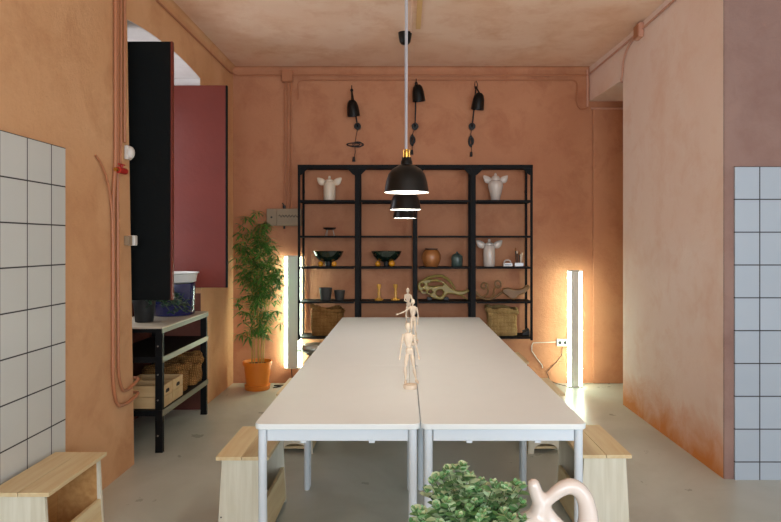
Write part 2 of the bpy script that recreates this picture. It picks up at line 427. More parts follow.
# soft cove where walls meet the ceiling
def cove(r=.035):
    return [(0, 0)]+[(r-r*math.cos(a), -(r-r*math.sin(a))) for a in [PI/2*k/6 for k in range(7)]]
mb = MB(); c = cove()
mb.prism([(YB-a, ZC+b) for a, b in c], 0, XL, 1.95)
struct('trim_3', mb, 'wall_back')
mb = MB(); mb.prism([(XL+a, ZC+b) for a, b in c], 1, -2.95, YB)
struct('trim_4', mb, 'wall_left')
# plaster pad edge of the niche: narrow pilaster lip on the back wall
struct('trim_5', MB().box((1.985, YB-.03, 0), (3.4, YB, 2.90)), 'wall_back', bevel=.01)

# ================================================================= CONDUITS AND FITTINGS
def arc(c, r, a0, a1, u, v, n=8):
    c, u, v = Vector(c), Vector(u), Vector(v)
    return [c+u*(r*math.cos(a0+(a1-a0)*i/n))+v*(r*math.sin(a0+(a1-a0)*i/n)) for i in range(n+1)]
YW = YB-.014
def smooth(P, k=5):
    P = [Vector(p) for p in P]; out = []
    for i in range(len(P)-1):
        a, b = P[i], P[i+1]; L_ = (b-a).length
        ta = (b-P[i-1]).normalized()*L_ if i else b-a
        tb = (P[i+2]-a).normalized()*L_ if i+2 < len(P) else b-a
        for j in range(k):
            t = j/k; h = t*t*t; q = t*t
            out.append(a*(2*h-3*q+1)+ta*(h-2*q+t)+b*(3*q-2*h)+tb*(h-q))
    return out+[P[-1]]
def pipe(label, pts, r=.011, m='conduit', n=8, cat='pipe', name='wall_conduit', curved=False):
    mb = MB().tube(smooth(pts) if curved else pts, r, n); return tag(mb.build(name, m), label, cat)
zc1 = 1.476+167.5/94.88; zc2 = 1.476+162.6/94.88
pipe('long straight conduit under the ceiling along the back wall', [(XL+.06, YW, zc1), (1.94, YW, zc1)])
pl = [(-1.115, YW, 2.98)]+arc((-1.065, YW, zc2-.05), .05, PI, PI/2, (1,0,0), (0,0,1))+[(1.76, YW, zc2)]
pl += [(1.80, YW, zc2-.01), (1.825, YW, zc2-.05), (1.815, YW, zc2-.15), (1.815, YW, zc2-.22), (1.84, YW, 2.90), (1.88, YW, 2.885), (1.935, YW, 2.90)]
pl = smooth(pl, 3)
pipe('thinner lower conduit on the back wall, curling down at the right corner', pl, .008)
pipe('conduit along the top of the left wall below the ceiling', [(XL+.009, -2.9, 3.235), (XL+.009, 6.5, 3.235), (XL+.03, 6.6, 3.24), (XL+.08, YW, zc1)], .008)
for k, (xx, lb) in enumerate(((285.0, 'leftmost of the three upright conduits above the electrical box'), (288.2, 'middle one of the three upright conduits above the electrical box'), (291.6, 'rightmost of the three upright conduits above the electrical box'))):
    X = (xx-VX)/94.88; pipe(lb, [(X, YW, 3.19), (X, YW, 1.836)], .0095)
t = thing('junction_box', 'square plaster-coloured junction box on the conduits of the back wall', 'junction box', (-1.225, YB, 3.225))
MB().box((-.06, -.05, -.06), (.06, -.003, .06)).build('box_body', 'conduit', t, bevel=.006)
MB().box((-.052, -.056, -.052), (.052, -.0505, .052)).build('lid', 'conduit', t, bevel=.002)
# right wall conduits
XW = XR-.014
pipe('slanting conduit along the top of the right wall', [(1.935, YW-.02, zc1), (XW-.006, 5.75, 3.262), (XW, 5.36, 3.262)], .009, 'conduit_pink')
pipe('conduit on the right wall running from the junction box towards the room front', [(XW, 5.24, 3.262), (XW, 4.0, 3.262)], .009, 'conduit_pink')
pipe('curved conduit dropping from the junction box to the beam edge on the right wall', [(XW, 5.36, 3.245), (XW, 5.50, 3.235), (XW, 5.63, 3.19), (XW, 5.71, 3.11), (XW, 5.735, 3.0), (XW, 5.76, 2.955), (XW+.05, 5.765, 2.95)], .009, 'conduit_pink', curved=True)
pipe('short upright conduit in the corner of back wall and beam', [(1.93, YW, 3.3), (1.93, YW, 2.91)], .011, 'conduit_pink')
t = thing('junction_box', 'pink junction box high on the right wall', 'junction box', (XR, 5.30, 3.255))
MB().box((-.045, -.06, -.06), (-.003, .06, .06)).build('box_body', 'conduit_pink', t, bevel=.006)
MB().box((-.052, -.05, -.05), (-.0455, .05, .05)).build('lid', 'conduit', t, bevel=.002)
pipe('horizontal conduit under the beam in the side passage', [(1.96, YB-.040, 2.885), (3.3, YB-.040, 2.885)], .010, 'conduit_pink')
# pipes on the left pier
XP = XL+.014
def yz(pxl, py): d = -XP*F/(VX-pxl); return (XP, d, H-(py-VY)*d/F)
pA = yz(115, 0); yA = pA[1]
pipe('outermost of the upright pipes on the left pier, swept into the recess at its foot', [(XP, 3.90, 3.3), (XP, 3.90, 2.6), (XP, 3.90, 2.0), (XP, 3.872, 1.75), (XP, 3.868, 1.4), (XP, 3.868, .80), (XP, 3.875, .60), (XP, 3.93, .47), (XP, 4.03, .445), (XP+.01, 4.13, .455), (XP+.012, 4.20, .475), (XP-.03, 4.23, .475), (XP-.09, 4.235, .475)], .0115, curved=True)
pipe('inner upright pipe on the left pier, hooked around the edge near its foot', [(XP, 3.93, 3.3), (XP, 3.93, 2.0), (XP, 3.94, .80), (XP, 3.95, .64), (XP, 4.00, .545), (XP, 4.07, .528), (XP+.01, 4.15, .548), (XP+.012, 4.205, .57), (XP-.03, 4.235, .57), (XP-.09, 4.24, .57)], .010, curved=True)
pipe('pipe nearest the recess on the left pier, ending at the round white box', [(XP, 4.03, 3.3), (XP, 4.03, 2.12)], .010)
pipe('slim pipe between its neighbours on the left pier above the red valve', [(XP, 3.975, 3.3), (XP, 3.975, 2.1), (XP, 3.965, 1.96)], .008)
pipe('short branch pipe bending left from the outermost pier pipe', [(XP, 3.862, 1.50), (XP, 3.85, 1.68), (XP, 3.80, 1.84), (XP, 3.72, 1.94), (XP-.005, 3.66, 1.985)], .007, curved=True)
t = thing('pipe_valve', 'small red valve on the upright pipes of the left pier', 'valve', (XP+.02, 3.94, 1.928))
MB().cyl((0, -.05, 0), (0, .05, 0), .020, n=14).build('valve_body', 'red', t)
MB().cyl((0, -.085, 0), (0, -.051, 0), .012, n=10).build('nipple', 'brass', t)
MB().cyl((.0, 0, .021), (0, 0, .034), .010, n=10).box((-.008, -.035, .034), (.008, .035, .042)).build('lever', 'red', t)
t = thing('sensor_box', 'round white alarm sensor at the end of a pipe on the left pier', 'sensor', (XL, 4.075, 2.06))
MB().box((.002, -.03, -.045), (.028, .03, .045)).build('back_plate', 'white_plastic', t, bevel=.006)
MB().ball((.030, .0, 0), .038, 16, (.7, .9, 1.1)).build('dome', 'white_plastic', t)
t = thing('sensor_box', 'square white switch box on the edge of the left pier', 'switch box', (XL, 4.10, 1.492))
MB().box((.002, -.055, -.03), (.035, -.004, .03)).build('back_box', 'box_grey', t, bevel=.004)
MB().box((.002, -.002, -.033), (.05, .04, .033)).build('front_box', 'white_plastic', t, bevel=.006)
# ceiling cable channels
pipe('pale cable channel on the ceiling leading to the black ceiling rose', [(.065, -2.8, ZC-.006), (.065, 5.52, ZC-.006)], .008, 'ceiling')
tag(MB().box((.10, -2.8, ZC-.016), (.142, 5.42, ZC-.001)).build('cable_channel', mat('ochre channel', (224, 182, 124), .5), bevel=.003), 'ochre flat cable channel on the ceiling beside the ceiling rose', 'cable channel')
# electrical box
t = thing('electrical_box', 'grey-beige electrical box on the back wall behind the bamboo and the rack', 'electrical box', (-1.256, YB, 1.745))
MB().box((-.07, -.07, -.09), (.181, -.002, .09)).build('cabinet', 'box_grey', t, bevel=.004)
MB().box((-.181, -.06, -.09), (-.073, -.002, .09)).build('side_cabinet', 'box_grey', t, bevel=.004)
MB().cyl((-.128, -.066, .0), (-.128, -.0605, .0), .010, n=12).build('lock', 'dark', t)
mb = MB(); random.seed(5)
mb.tube([(-.05+.2*i/26, -.073, .012+.013*math.sin(i*1.45)) for i in range(27)], .003, 6)
mb.build('lettering', 'dark', t, label='dark scribbled writing')
MB().box((-.05, -.082, -.032), (.08, -.0705, -.024)).build('ledge', 'box_grey', t, smooth=False)
MB().cyl((0, -.03, .0905), (0, -.03, .125), .016, n=12).cyl((0, -.03, .125), (-.022, -.03, .15), .006, n=8).build('gland', 'dark', t)
MB().cyl((0, -.03, -.12), (0, -.03, -.0905), .010, n=12).build('gland', 'dark', t)
# wall socket strip and cables at the right lamp
t = thing('wall_socket', 'white double wall socket beside the right-hand light tube', 'socket', (1.664, YB, .43))
MB().box((-.06, -.03, -.038), (.06, -.002, .038)).build('plate', 'white_plastic', t, bevel=.005)
for s in (-.028, .028): MB().cyl((s, -.034, 0), (s, -.0305, 0), .018, n=14).build('outlet', 'dark', t)
tag(MB().tube([(1.60, YW+.005, .435), (1.50, YW+.006, .43), (1.36, YW+.006, .425), (1.345, YW+.006, .40), (1.345, YW+.006, .34), (1.40, YW+.006, .26), (1.455, YW+.006, .19), (1.46, YW+.006, .16)], .005, 6).build('power_cable', 'white_plastic'), 'pale cable looping left from the wall socket below the rack', 'cable')
tag(MB().tube([(1.66, YW-.022, .39), (1.655, YW-.01, .30), (1.60, YW, .22), (1.50, YW, .12), (1.53, YW-.02, .03), (1.60, YW-.06, .008), (1.66, 6.47, .008)], .004, 6).build('power_cable', 'dark'), 'dark cable hanging from the wall socket to the foot of the light tube', 'cable')
tag(MB().tube([(-1.18, 6.60, .16), (-1.17, 6.60, .05), (-1.22, 6.52, .006), (-1.34, 6.50, .006), (-1.26, 6.45, .006), (-1.33, 6.40, .006)], .005, 6).build('power_cable', 'dark'), 'dark cable on the floor below the left light tube', 'cable')

# ================================================================= BIG FURNITURE
# tables
def rrect(x0, y0, x1, y1, r, n=5):
    P = []
    for cx, cy, a in ((x1-r, y1-r, 0), (x0+r, y1-r, PI/2), (x0+r, y0+r, PI), (x1-r, y0+r, 3*PI/2)):
        P += [(cx+r*math.cos(a+PI/2*i/n), cy+r*math.sin(a+PI/2*i/n)) for i in range(n+1)]
    return P
TW, TL = .676, 1.2285
def make_table():
    t = thing('work_table', '', 'table', group='white tables pushed together')
    MB().prism(rrect(-TW/2, 0, TW/2, TL, .030), 2, .716, .74).build('tabletop', 'table_top', t, bevel=.003)
    a, b = TW/2-.030, .024
    mb = MB()
    mb.box((-a+.02, b-.008, .666), (a-.02, b+.008, .7155)); mb.box((-a+.02, TL-b-.008, .666), (a-.02, TL-b+.008, .7155))
    mb.box((-a-.008, b+.02, .666), (-a+.008, TL-b-.02, .7155)); mb.box((a-.008, b+.02, .666), (a+.008, TL-b-.02, .7155))
    mb.build('apron', 'table_white', t, bevel=.002)
    for sx in (-1, 1):
        for yy in (b, TL-b):
            lg = MB().lathe([(0, .004), (.0165, .004), (.0175, .012), (.0175, .7155), (0, .7155)], (sx*a, yy, 0), 20).build('leg', 'table_white', t)
            MB().lathe([(0, 0), (.014, 0), (.014, .0038), (0, .0038)], (sx*a, yy, 0), 14).build('foot_cap', 'white_plastic', lg)
    for sx in (-.14, .14): MB().box((sx-.012, b-.006, .657), (sx+.012, b+.02, .6655)).build('clip', 'table_white', t, smooth=False)
    return t
tb = make_table()
spots = [(0, 0, 'front left white table, nearest the wooden bench on the left'), (1, 0, 'front right white table, nearest the wooden bench on the right'),
         (0, 1, 'middle white table of the left-hand row'), (1, 1, 'middle white table of the right-hand row'),
         (0, 2, 'white table at the far end of the left-hand row, by the rack'), (1, 2, 'white table at the far end of the right-hand row, by the rack')]
for i, (cx, r, lb) in enumerate(spots):
    loc = ((-.610+TW/2) if cx == 0 else (.746-TW/2), 2.562+r*1.229, 0)
    if i == 0: tb.location = loc; tb['label'] = lb
    else: dup(tb, loc, 0, lb)

# benches of pine boards
def make_bench():
    t = thing('pine_bench', '', 'bench', group='pine box benches')
    L_, W_, Hh = .52, .26, .423
    # seat of two boards
    MB().box((-W_/2, 0, Hh-.018), (-.004+.0, L_, Hh)).build('seat_board', 'pine', t, bevel=.0015)
    MB().box((-.001, 0, Hh-.018), (W_/2, L_, Hh)).build('seat_board', 'pine', t, bevel=.0015)
    def end(y0):
        arcp = [(.085*math.cos(a), .07*math.sin(a)**.6 if math.sin(a) > 0 else 0) for a in [PI*k/14 for k in range(15)]]
        P = [(-.126, 0)]+[(x, z) for x, z in arcp[::-1]]+[(.126, 0), (.104, Hh-.0185), (-.104, Hh-.0185)]
        return MB().prism(P, 1, y0, y0+.018).build('end_panel', 'pine_end', t, smooth=False)
    end(.014); end(L_-.032)
    # closed long side, and a low board on the open side; both lean with the ends
    mb = MB(); y0, y1 = .0325, L_-.0325
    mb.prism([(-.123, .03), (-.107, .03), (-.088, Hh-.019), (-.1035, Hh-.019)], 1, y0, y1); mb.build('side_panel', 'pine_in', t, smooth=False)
    mb = MB(); mb.prism([(.108, .02), (.124, .02), (.114, .20), (.098, .20)], 1, y0, y1); mb.build('skirt_board', 'pine', t, smooth=False)
    MB().box((-.10, y0, .03), (.10, y1, .045)).build('floor_board', 'pine', t, smooth=False)
    for z in (.06, .12):
        for s in (-1, 1): MB().cyl((s*(.112-.04*z), .0125, z), (s*(.112-.04*z), .0138, z), .004, n=8).build('screw', 'dark', t)
    return t
bn = make_bench()
bn.location = (-1.627, 2.655, 0); bn['label'] = 'pine box bench against the white tiles on the left wall'
bench_one = bn
def bench_at(x, y, lb, rz=0): return dup(bn, (x, y, 0), rz, lb)
bench_at(-.797, 3.10, 'pine box bench beside the front left table')
bench_at(-.765, 4.40, 'pine box bench tucked under the left table row, second from the front')
bench_at(-.758, 5.56, 'pine box bench under the far left table, the silver dish on its end')
for x, y, lb in ((1.003, 3.13, 'pine box bench beside the front right table'), (.995, 4.40, 'pine box bench tucked under the right table row, second from the front'), (.975, 5.56, 'pine box bench at the far end of the right table row')):
    bench_at(x, y+.52, lb, PI)

MB().prism([(-.105, .046), (.100, .046), (.092, .40), (-.090, .40)], 1, .52-.0345, .52-.0325).build('shade_liner', 'pine_in', bn, smooth=False, label='added liner, brown standing for shade inside the bench')  # added liner: inner shade and warm bounce put into its brown colour

# black wall rack
xs = [-1.053+.583*i for i in range(5)]
FY, BY = 6.32, 6.60
t = thing('metal_rack', 'wide black metal rack of four bays fixed to the terracotta back wall', 'shelving rack', (0, 0, 0))
for i, x in enumerate(xs):
    hw = .021 if i == 2 else (.023 if i in (1, 3) else .011)
    for y, hw2 in ((FY, hw), (BY, hw if hw > .02 else .011)):
        MB().box((x-hw2, y-.012, .50), (x+hw2, y+.012, 2.258)).build('post', 'black', t, smooth=False)
mb = MB()
for y in (FY, BY): mb.box((xs[0]-.012, y-.0125, 2.226 if y == FY else 2.242), (xs[4]+.012, y+.0125, 2.26))
for x in xs: mb.box((x-.012, FY+.0125, 2.234), (x+.012, BY-.0125, 2.255))
mb.build('top_frame', 'black', t, smooth=False)
for i in range(4):
    for xx, sg in ((xs[i]+(.0115 if i == 0 else .0235), 1), (xs[i+1]-(.0115 if i == 3 else .0235), -1)):
        if i == 1 and sg < 0: xx = xs[2]-.0215
        if i == 2 and sg > 0: xx = xs[2]+.0215
        MB().prism([(xx, 2.2255), (xx+sg*.075, 2.2255), (xx+sg*.06, 2.205), (xx+sg*.02, 2.165), (xx, 2.155)], 1, FY-.006, FY+.004).build('gusset', 'black', t, smooth=False)
SH = [1.907, 1.549, 1.235, .889, .533]
for k, z in enumerate(SH):
    mb = MB(); th = .022 if k == 0 else .018
    for i in range(4):
        a, b = xs[i]+.0125+(.02 if i else 0), xs[i+1]-.0125-(.02 if i < 3 else 0)
        mb.box((a, FY-.012, z-th), (b, FY+.012, z)); mb.box((a, BY-.012, z-th), (b, BY+.012, z))
        mb.box((a, FY+.012, z-.008), (b, BY-.012, z))
    for x in (xs[0], xs[4]): mb.box((x-.010, FY+.0125, z-.02), (x+.010, BY-.0125, z-.001))
    mb.build('shelf', 'black', t, smooth=False)
MB().box((xs[0]-.01, BY+.0125, 2.0), (xs[0]+.01, YB-.001, 2.03)).box((xs[4]-.01, BY+.0125, 2.0), (xs[4]+.01, YB-.001, 2.03)).box((xs[2]-.02, BY+.0125, 2.0), (xs[2]+.02, YB-.001, 2.03)).build('wall_bracket', 'black', t, smooth=False)

# rack / workbench in the window recess
t = thing('steel_workbench', 'black steel workbench rack standing in the window recess', 'workbench', (0, 0, 0))
BX0, BX1, BY0, BY1 = -2.17, -1.70, 4.43, 5.45
for x in (BX0, BX1-.05):
    for y in (BY0, BY1-.035):
        l = MB().box((x, y, .004), (x+.05, y+.006, .856)).box((x if x == BX0 else x+.044, y+.006, .004), ((x if x == BX0 else x+.044)+.006, y+.035, .856)).build('leg', 'black', t, smooth=False)
        MB().box((x-.001, y-.001, 0), (x+.051, y+.036, .0038)).build('foot', 'black', l, smooth=False)
MB().box((BX0-.005, BY0-.01, .873), (BX1+.005, BY1+.01, .885)).build('worktop', 'rack_top', t, bevel=.002)
mb = MB()
mb.box((BX1-.001, BY0-.008, .842), (BX1+.005, BY1+.008, .8725)); mb.build('top_rail', 'rail', t, smooth=False)
MB().box((BX0, BY0-.006, .845), (BX1-.002, BY0-.0005, .8725)).box((BX0, BY1+.0005, .845), (BX1-.002, BY1+.006, .8725)).box((BX0-.005, BY0, .845), (BX0-.0005, BY1, .8725)).build('rail', 'black', t, smooth=False)
for z, nm, m in ((.676, 'middle_rail', 'rail'), (.30, 'bottom_rail', 'rail')):
    MB().box((BX1+.0005, BY0-.002, z-.042), (BX1+.006, BY1+.002, z)).build(nm, m, t, smooth=False)
    MB().box((BX0, BY0+.008, z-.012), (BX1-.007, BY1-.007, z-.004)).build('shelf', 'black', t, smooth=False)
    MB().box((BX0, BY0-.006, z-.042), (BX1-.001, BY0-.0005, z)).build('rail', 'black', t, smooth=False)
mb = MB()
for z in (.12, .37, .55, .75):
    mb.cyl((BX1-.03, BY0-.0055, z), (BX1-.03, BY0, z), .006, n=8)
mb.build('bolt', 'silver', t)

# ================================================================= LAMPS
def fluorescent(label, loc, hh, w=.148):
    t = thing('light_tube', label, 'floor lamp' if loc[2] < .05 else 'wall light', loc, group='upright double light tubes')
    r = .015; a = w/2-r
    MB().box((-a+r+.003, -.02, .012), (a-r-.003, .03, hh-.012)).build('housing', 'housing', t, bevel=.004)
    for s in (-1, 1): MB().cyl((s*a, 0, .0125), (s*a, 0, hh-.0125), r, n=16).build('tube', 'tube', t)
    for z in (0, hh-.012): MB().box((-w/2, -.024, z), (w/2, .034, z+.012)).build('end_cap', 'white_plastic', t, bevel=.003)
    return t
fluorescent('glowing pair of white light tubes standing on the floor by the side passage', (1.749, 6.45, 0), 1.197)
fluorescent('glowing pair of white light tubes on the wall between bamboo and rack', (-1.156, 6.565, .17), 1.176, .178)

def make_pendant():
    t = thing('pendant_lamp', '', 'pendant lamp', group='black pendant lamps over the tables')
    R = .106
    prof = [(.022, .163), (.024, .150), (.027, .146), (.028, .130), (.040, .124), (.068, .108), (.087, .083), (.097, .050), (.1035, .012), (R, 0)]
    inner = [(R-.003, 0), (.101, .012), (.094, .049), (.084, .080), (.065, .104), (.038, .119), (.0, .122)]
    MB().lathe(prof+[(R-.0015, -.002)], n=48).build('lamp_shade', 'black_metal', t)
    MB().lathe([(R-.0015, -.002)]+inner, n=48).build('shade_lining', 'white', t)
    MB().lathe([(0, .163), (.012, .163), (.0125, .19), (.008, .195), (.008, .202), (0, .202)], n=20).build('brass_neck', 'brass', t)
    mb = MB().box((-.015, -.002, .165), (-.0128, .002, .20)).box((.0128, -.002, .165), (.015, .002, .20)); mb.build('brass_yoke', 'brass', t, smooth=False)
    MB().lathe([(0, .068), (.012, .070), (.024, .082), (.026, .094), (.016, .110), (.011, .118), (0, .118)], n=14).build('bulb', 'bulb', t)
    return t
pn = make_pendant()
cordlen = lambda z: ZC-.02-z
def pendant_at(o, x, y, z, lb):
    o.location = (x, y, z); o['label'] = lb
    MB().tube([(0, 0, .2025), (0.002, 0, .8), (0, 0, ZC-z-.105)], .0042, 8).build('cord', 'cord', o)
    MB().lathe([(0, -.106), (.008, -.106), (.034, -.099), (.048, -.080), (.056, -.04), (.061, -.006), (.061, 0), (0, 0)], (0, 0, ZC-z-.0005), 28).build('ceiling_rose', 'black_metal', o)
p2, p3 = dup(pn, (0,0,0)), dup(pn, (0,0,0))
pendant_at(pn, .012, 2.97, 1.716, 'nearest and largest-looking black pendant lamp, with brass neck over the tables')
pendant_at(p2, .009, 4.25, 1.702, 'middle black pendant lamp in the line over the tables')
pendant_at(p3, .009, 5.56, 1.697, 'farthest black pendant lamp, its ceiling rose showing near the back wall')

def wall_lamp(label, top, disc, shade_top, shade_w, shade_h, tilt, coil, plug, loop):
    """top, disc, ... are points on the wall (x, z)"""
    t = thing('wall_lamp', label, 'wall lamp', (disc[0], YB, disc[1]), group='black wall lamps above the rack')
    q = lambda p, y: (p[0]-disc[0], y, p[1]-disc[1])
    MB().cyl((0, -.045, 0), (0, -.002, 0), .036, n=24).build('wall_plate', 'black_metal', t)
    MB().tube([(0, -.046, 0), (0, -.075, .01), q(top, -.085)], .008, 8).build('arm', 'black_metal', t)
    MB().ball(q(top, -.10), .017, 12).build('joint', 'black_metal', t)
    if loop: MB().tube([q((top[0]+dx, top[1]+dz), -.09) for dx, dz in ((.012, .0), (.016, .04), (.004, .07), (-.01, .06), (-.014, .03), (-.010, .0))], .004, 6).build('wire_loop', 'black_metal', t)
    else: MB().cyl(q((top[0], top[1]+.01), -.10), q((top[0], top[1]+.05), -.10), .005, n=8).build('pin', 'black_metal', t)
    st = q(shade_top, -.16); mb = MB(); mb.T = Matrix.Translation(Vector(st)) @ Matrix.Rotation(tilt, 4, 'Y') @ Matrix.Rotation(.12, 4, 'X')
    w, h = shade_w/2, shade_h
    prof = [(0, 0), (w*.45, -.002), (w*.72, -h*.15), (w*.88, -h*.4), (w*.96, -h*.75), (w, -h), (w*.95, -h), (w*.9, -h*.7), (w*.8, -h*.35), (w*.6, -h*.15), (0, -.02)]
    mb.lathe(prof, n=28).build('lamp_shade', 'black_metal', t)
    MB().cyl(st, q(top, -.10), .008, n=8).build('shade_link', 'black_metal', t)
    mb = MB().tube([(0, -.03, -.03), q(((disc[0]+coil[0])/2, (disc[1]+coil[1])/2), -.02), q(coil, -.02)], .0035, 6)
    cd_ = mb.build('cord', 'dark', t)
    mb = MB()
    if coil[2] == 'flat':
        for k, (rx, rz, dx) in enumerate(((.085, .022, .01), (.07, .016, -.015), (.05, .028, .03))):
            mb.tube([q((coil[0]+dx+rx*math.cos(a), coil[1]+rz*math.sin(a)), -.025-.006*k) for a in [2*PI*i/16 for i in range(16)]], .005, 6, closed=True)
    else:
        for k, (rx, rz) in enumerate(((.018, .05), (.012, .06), (.022, .04))):
            mb.tube([q((coil[0]+.004*k+rx*math.cos(a), coil[1]-.05+rz*math.sin(a)), -.025-.008*k) for a in [2*PI*i/16 for i in range(16)]], .007, 6, closed=True)
    mb.build('cord_coil', 'dark', t)
    MB().tube([q(coil, -.03), q(((coil[0]+plug[0])/2+.01, (coil[1]+plug[1])/2), -.02), q(plug, -.02)], .003, 6).build('cord_tail', 'dark', t)
    MB().cyl(q((plug[0], plug[1]+.02), -.02), q((plug[0], plug[1]-.03), -.02), .012, .016, n=10).build('plug', 'dark', t)
B = lambda x, y: ((x-VX)/94.88, 1.476-(y-VY)/94.88)
wall_lamp('black wall lamp on the left above the rack, its cord coiled in a flat bow', B(352.5, 92.5), B(357.8, 127), B(353, 103.5), .135, .165, -.12, (*B(355, 145), 'flat'), B(354, 159), False)
wall_lamp('middle black wall lamp above the rack, just right of the pendant cord', B(416, 86), B(415, 127), B(417, 88.5), .135, .170, -.10, (*B(412, 136), 'up'), B(411.8, 152), False)
wall_lamp('black wall lamp on the right above the rack, with a wire loop on top', B(475, 90), B(471.7, 127), B(477.5, 96.5), .135, .170, .10, (*B(470.2, 137), 'up'), B(471, 154), True)

# ================================================================= THINGS ON THE WORKBENCH
for y0, y1, lb in ((4.487, 4.676, 'open pine crate nearest the pier on the lowest shelf of the workbench'), (4.688, 4.90, 'open pine crate beside the burlap sacks on the workbench shelf')):
    t = thing('wooden_crate', lb, 'crate', (BX1-.02, y0, .296), group='pine crates on the workbench shelf')
    d, w, h = .33, y1-y0, .16
    for k, (a, b) in enumerate(((0, .076), (.08, h))):
        fr = MB().box((-.012, 0, a), (0, w, b)).build('front_slat', 'crate', t, bevel=.001)
        MB().box((-d, 0, a), (-d+.012, w, b)).build('back_slat', 'crate', t, smooth=False)
        MB().box((-d+.0125, 0, a), (-.0125, .010, b)).build('side_slat', 'crate', t, smooth=False)
        MB().box((-d+.0125, w-.010, a), (-.0125, w, b)).build('side_slat', 'crate', t, smooth=False)
        if k: MB().prism([(w/2-.032, .098), (w/2+.032, .098), (w/2+.036, .112), (w/2+.024, .124), (w/2-.024, .124), (w/2-.036, .112)], 0, .0003, .0012).build('hand_hole', 'hole', fr, smooth=False)
    MB().box((-d+.0125, .0105, 0), (-.0125, w-.0105, .008)).build('base_board', 'crate', t, smooth=False)

def lumpy(mb_pts_fn, nu, nv, amp, seed, name, m, t, fr=9):
    """closed skin from a parametric surface with noise folds"""
    mb = MB(); rows = []
    for j in range(nv+1):
        row = []
        for i in range(nu):
            p = Vector(mb_pts_fn(i/nu, j/nv))
            n = noise.noise_vector(p*fr+Vector((seed, seed*2, 0)))
            row.append(mb.v(p+n*amp))
        rows.append(row)
    for a, b in zip(rows, rows[1:]): mb.bridge(a, b)
    mb.face(rows[0][::-1]); mb.face(rows[-1])
    return mb.build(name, m, t, sharp=2.5)
def sup(u, a, b, e=.6):
    an = 2*PI*u; c, s = math.cos(an), math.sin(an)
    return a*abs(c)**e*(1 if c > 0 else -1), b*abs(s)**e*(1 if s > 0 else -1)
def sack(name, label, loc, w, d, h, seed, m='sack', roll=.022, rim_m=None, lean=0, cat='sack', group=None, flare=.1, amp=.018, rise=0):
    t = thing(name, label, cat, loc, group=group)
    def f(u, v):
        if v <= .5:
            k = v/.5; x, y = sup(u, w/2*(1+flare*math.sin(k*PI*.9)-.06*(k>.95)), d/2*(1+.05*math.sin(k*PI)))
            return (x+lean*k, y, .004+(h-roll+rise*x/w)*k)
        k = (v-.5)/.5; x, y = sup(u, w/2*.9*(1-.1*k), d/2*.88*(1-.1*k))
        return (x+lean*(1-k), y, .004+(h-roll+rise*x/w)*(1-k)+.03*k)
    o = lumpy(f, 40, 26, amp, seed, 'bag', m, t)
    for v in o.data.vertices: v.co.z = max(v.co.z, .002)
    mb = MB(); P = []
    for i in range(40):
        x, y = sup(i/40, w/2*.99, d/2*.97)
        n = noise.noise_vector(Vector((x, y, seed))*8)
        P.append((x+lean+n.x*.02, y, h-roll*.3+rise*x/w+n.z*.03))
    mb.tube(P, [roll*(1+.25*math.sin(i*.9+seed)) for i in range(40)], 10, closed=True)
    mb.build('rolled_rim', rim_m or m, t, sharp=2.5)
    return t
sack('burlap_sack', 'brown burlap sack with a slumped open top beside the crates on the workbench', (-1.90, 5.04, .296), .32, .20, .19, 3, rise=.05, group='burlap sacks on the workbench', roll=.03, amp=.025)
sack('burlap_sack', 'taller brown burlap sack at the far end of the workbench shelf', (-1.86, 5.30, .296), .28, .19, .25, 8, group='burlap sacks on the workbench', roll=.034, amp=.03, rise=-.07)

t = thing('storage_bin', 'navy blue round bin on the workbench behind the open dark shutter', 'bin', (-1.905, 5.20, .885))
MB().lathe([(0, .003), (.165, .003), (.17, .01), (.176, .26), (.171, .26), (.165, .012), (0, .012)], n=40).build('bin_body', 'navy', t)
t = thing('enamel_basin', 'white enamel basin lying on top of the navy bin', 'basin', (-1.905, 5.20, 1.1465))
MB().lathe([(0, .0), (.155, .0), (.18, .012), (.192, .075), (.206, .082), (.206, .088), (.188, .086), (.176, .016), (.15, .008), (0, .008)], n=44).build('bowl', 'white', t)

t = thing('potted_trailing_plant', 'trailing plant in a matt black pot below the dark shutter', 'potted plant', (-1.945, 4.72, .885))
MB().lathe([(0, .002), (.062, .002), (.065, .006), (.082, .17), (.085, .19), (.079, .19), (.074, .17), (0, .165)], n=32).build('pot', 'pot_black', t)
MB().lathe([(0, .172), (.07, .170), (.073, .166)], n=24).build('soil', 'soil', t)
random.seed(21); ml = MB(); ms = MB()
for k in range(20):
    a = random.uniform(-1.0, 1.9) if k < 13 else random.uniform(0, 6.28); L_ = random.uniform(.22, .34) if k < 13 else random.uniform(.10, .16)
    P = [Vector((.04*math.cos(a), .04*math.sin(a), .17))]
    for j in range(1, 9):
        q = j/8; P.append(Vector(((.04+L_*q)*math.cos(a+.4*q), (.04+L_*q)*math.sin(a+.4*q), .17+.09*math.sin(q*2.2)-(.15 if k < 13 else .1)*q*q)))
    for p in P: p.z = max(p.z, .012)
    ms.tube(P, .0022, 5)
    for j in range(1, 9):
        for _ in range(4):
            d = Vector((random.uniform(-1, 1), random.uniform(-1, 1), random.uniform(-.4, .6)))
            q = P[j]; ml.leaf(q, d, (0, 0, 1), random.uniform(.032, .05), random.uniform(.022, .032), .1, .15, RND)
ml.build('leaves', 'leaf_dark', t, recalc=False); ms.build('stems', 'stem', t)

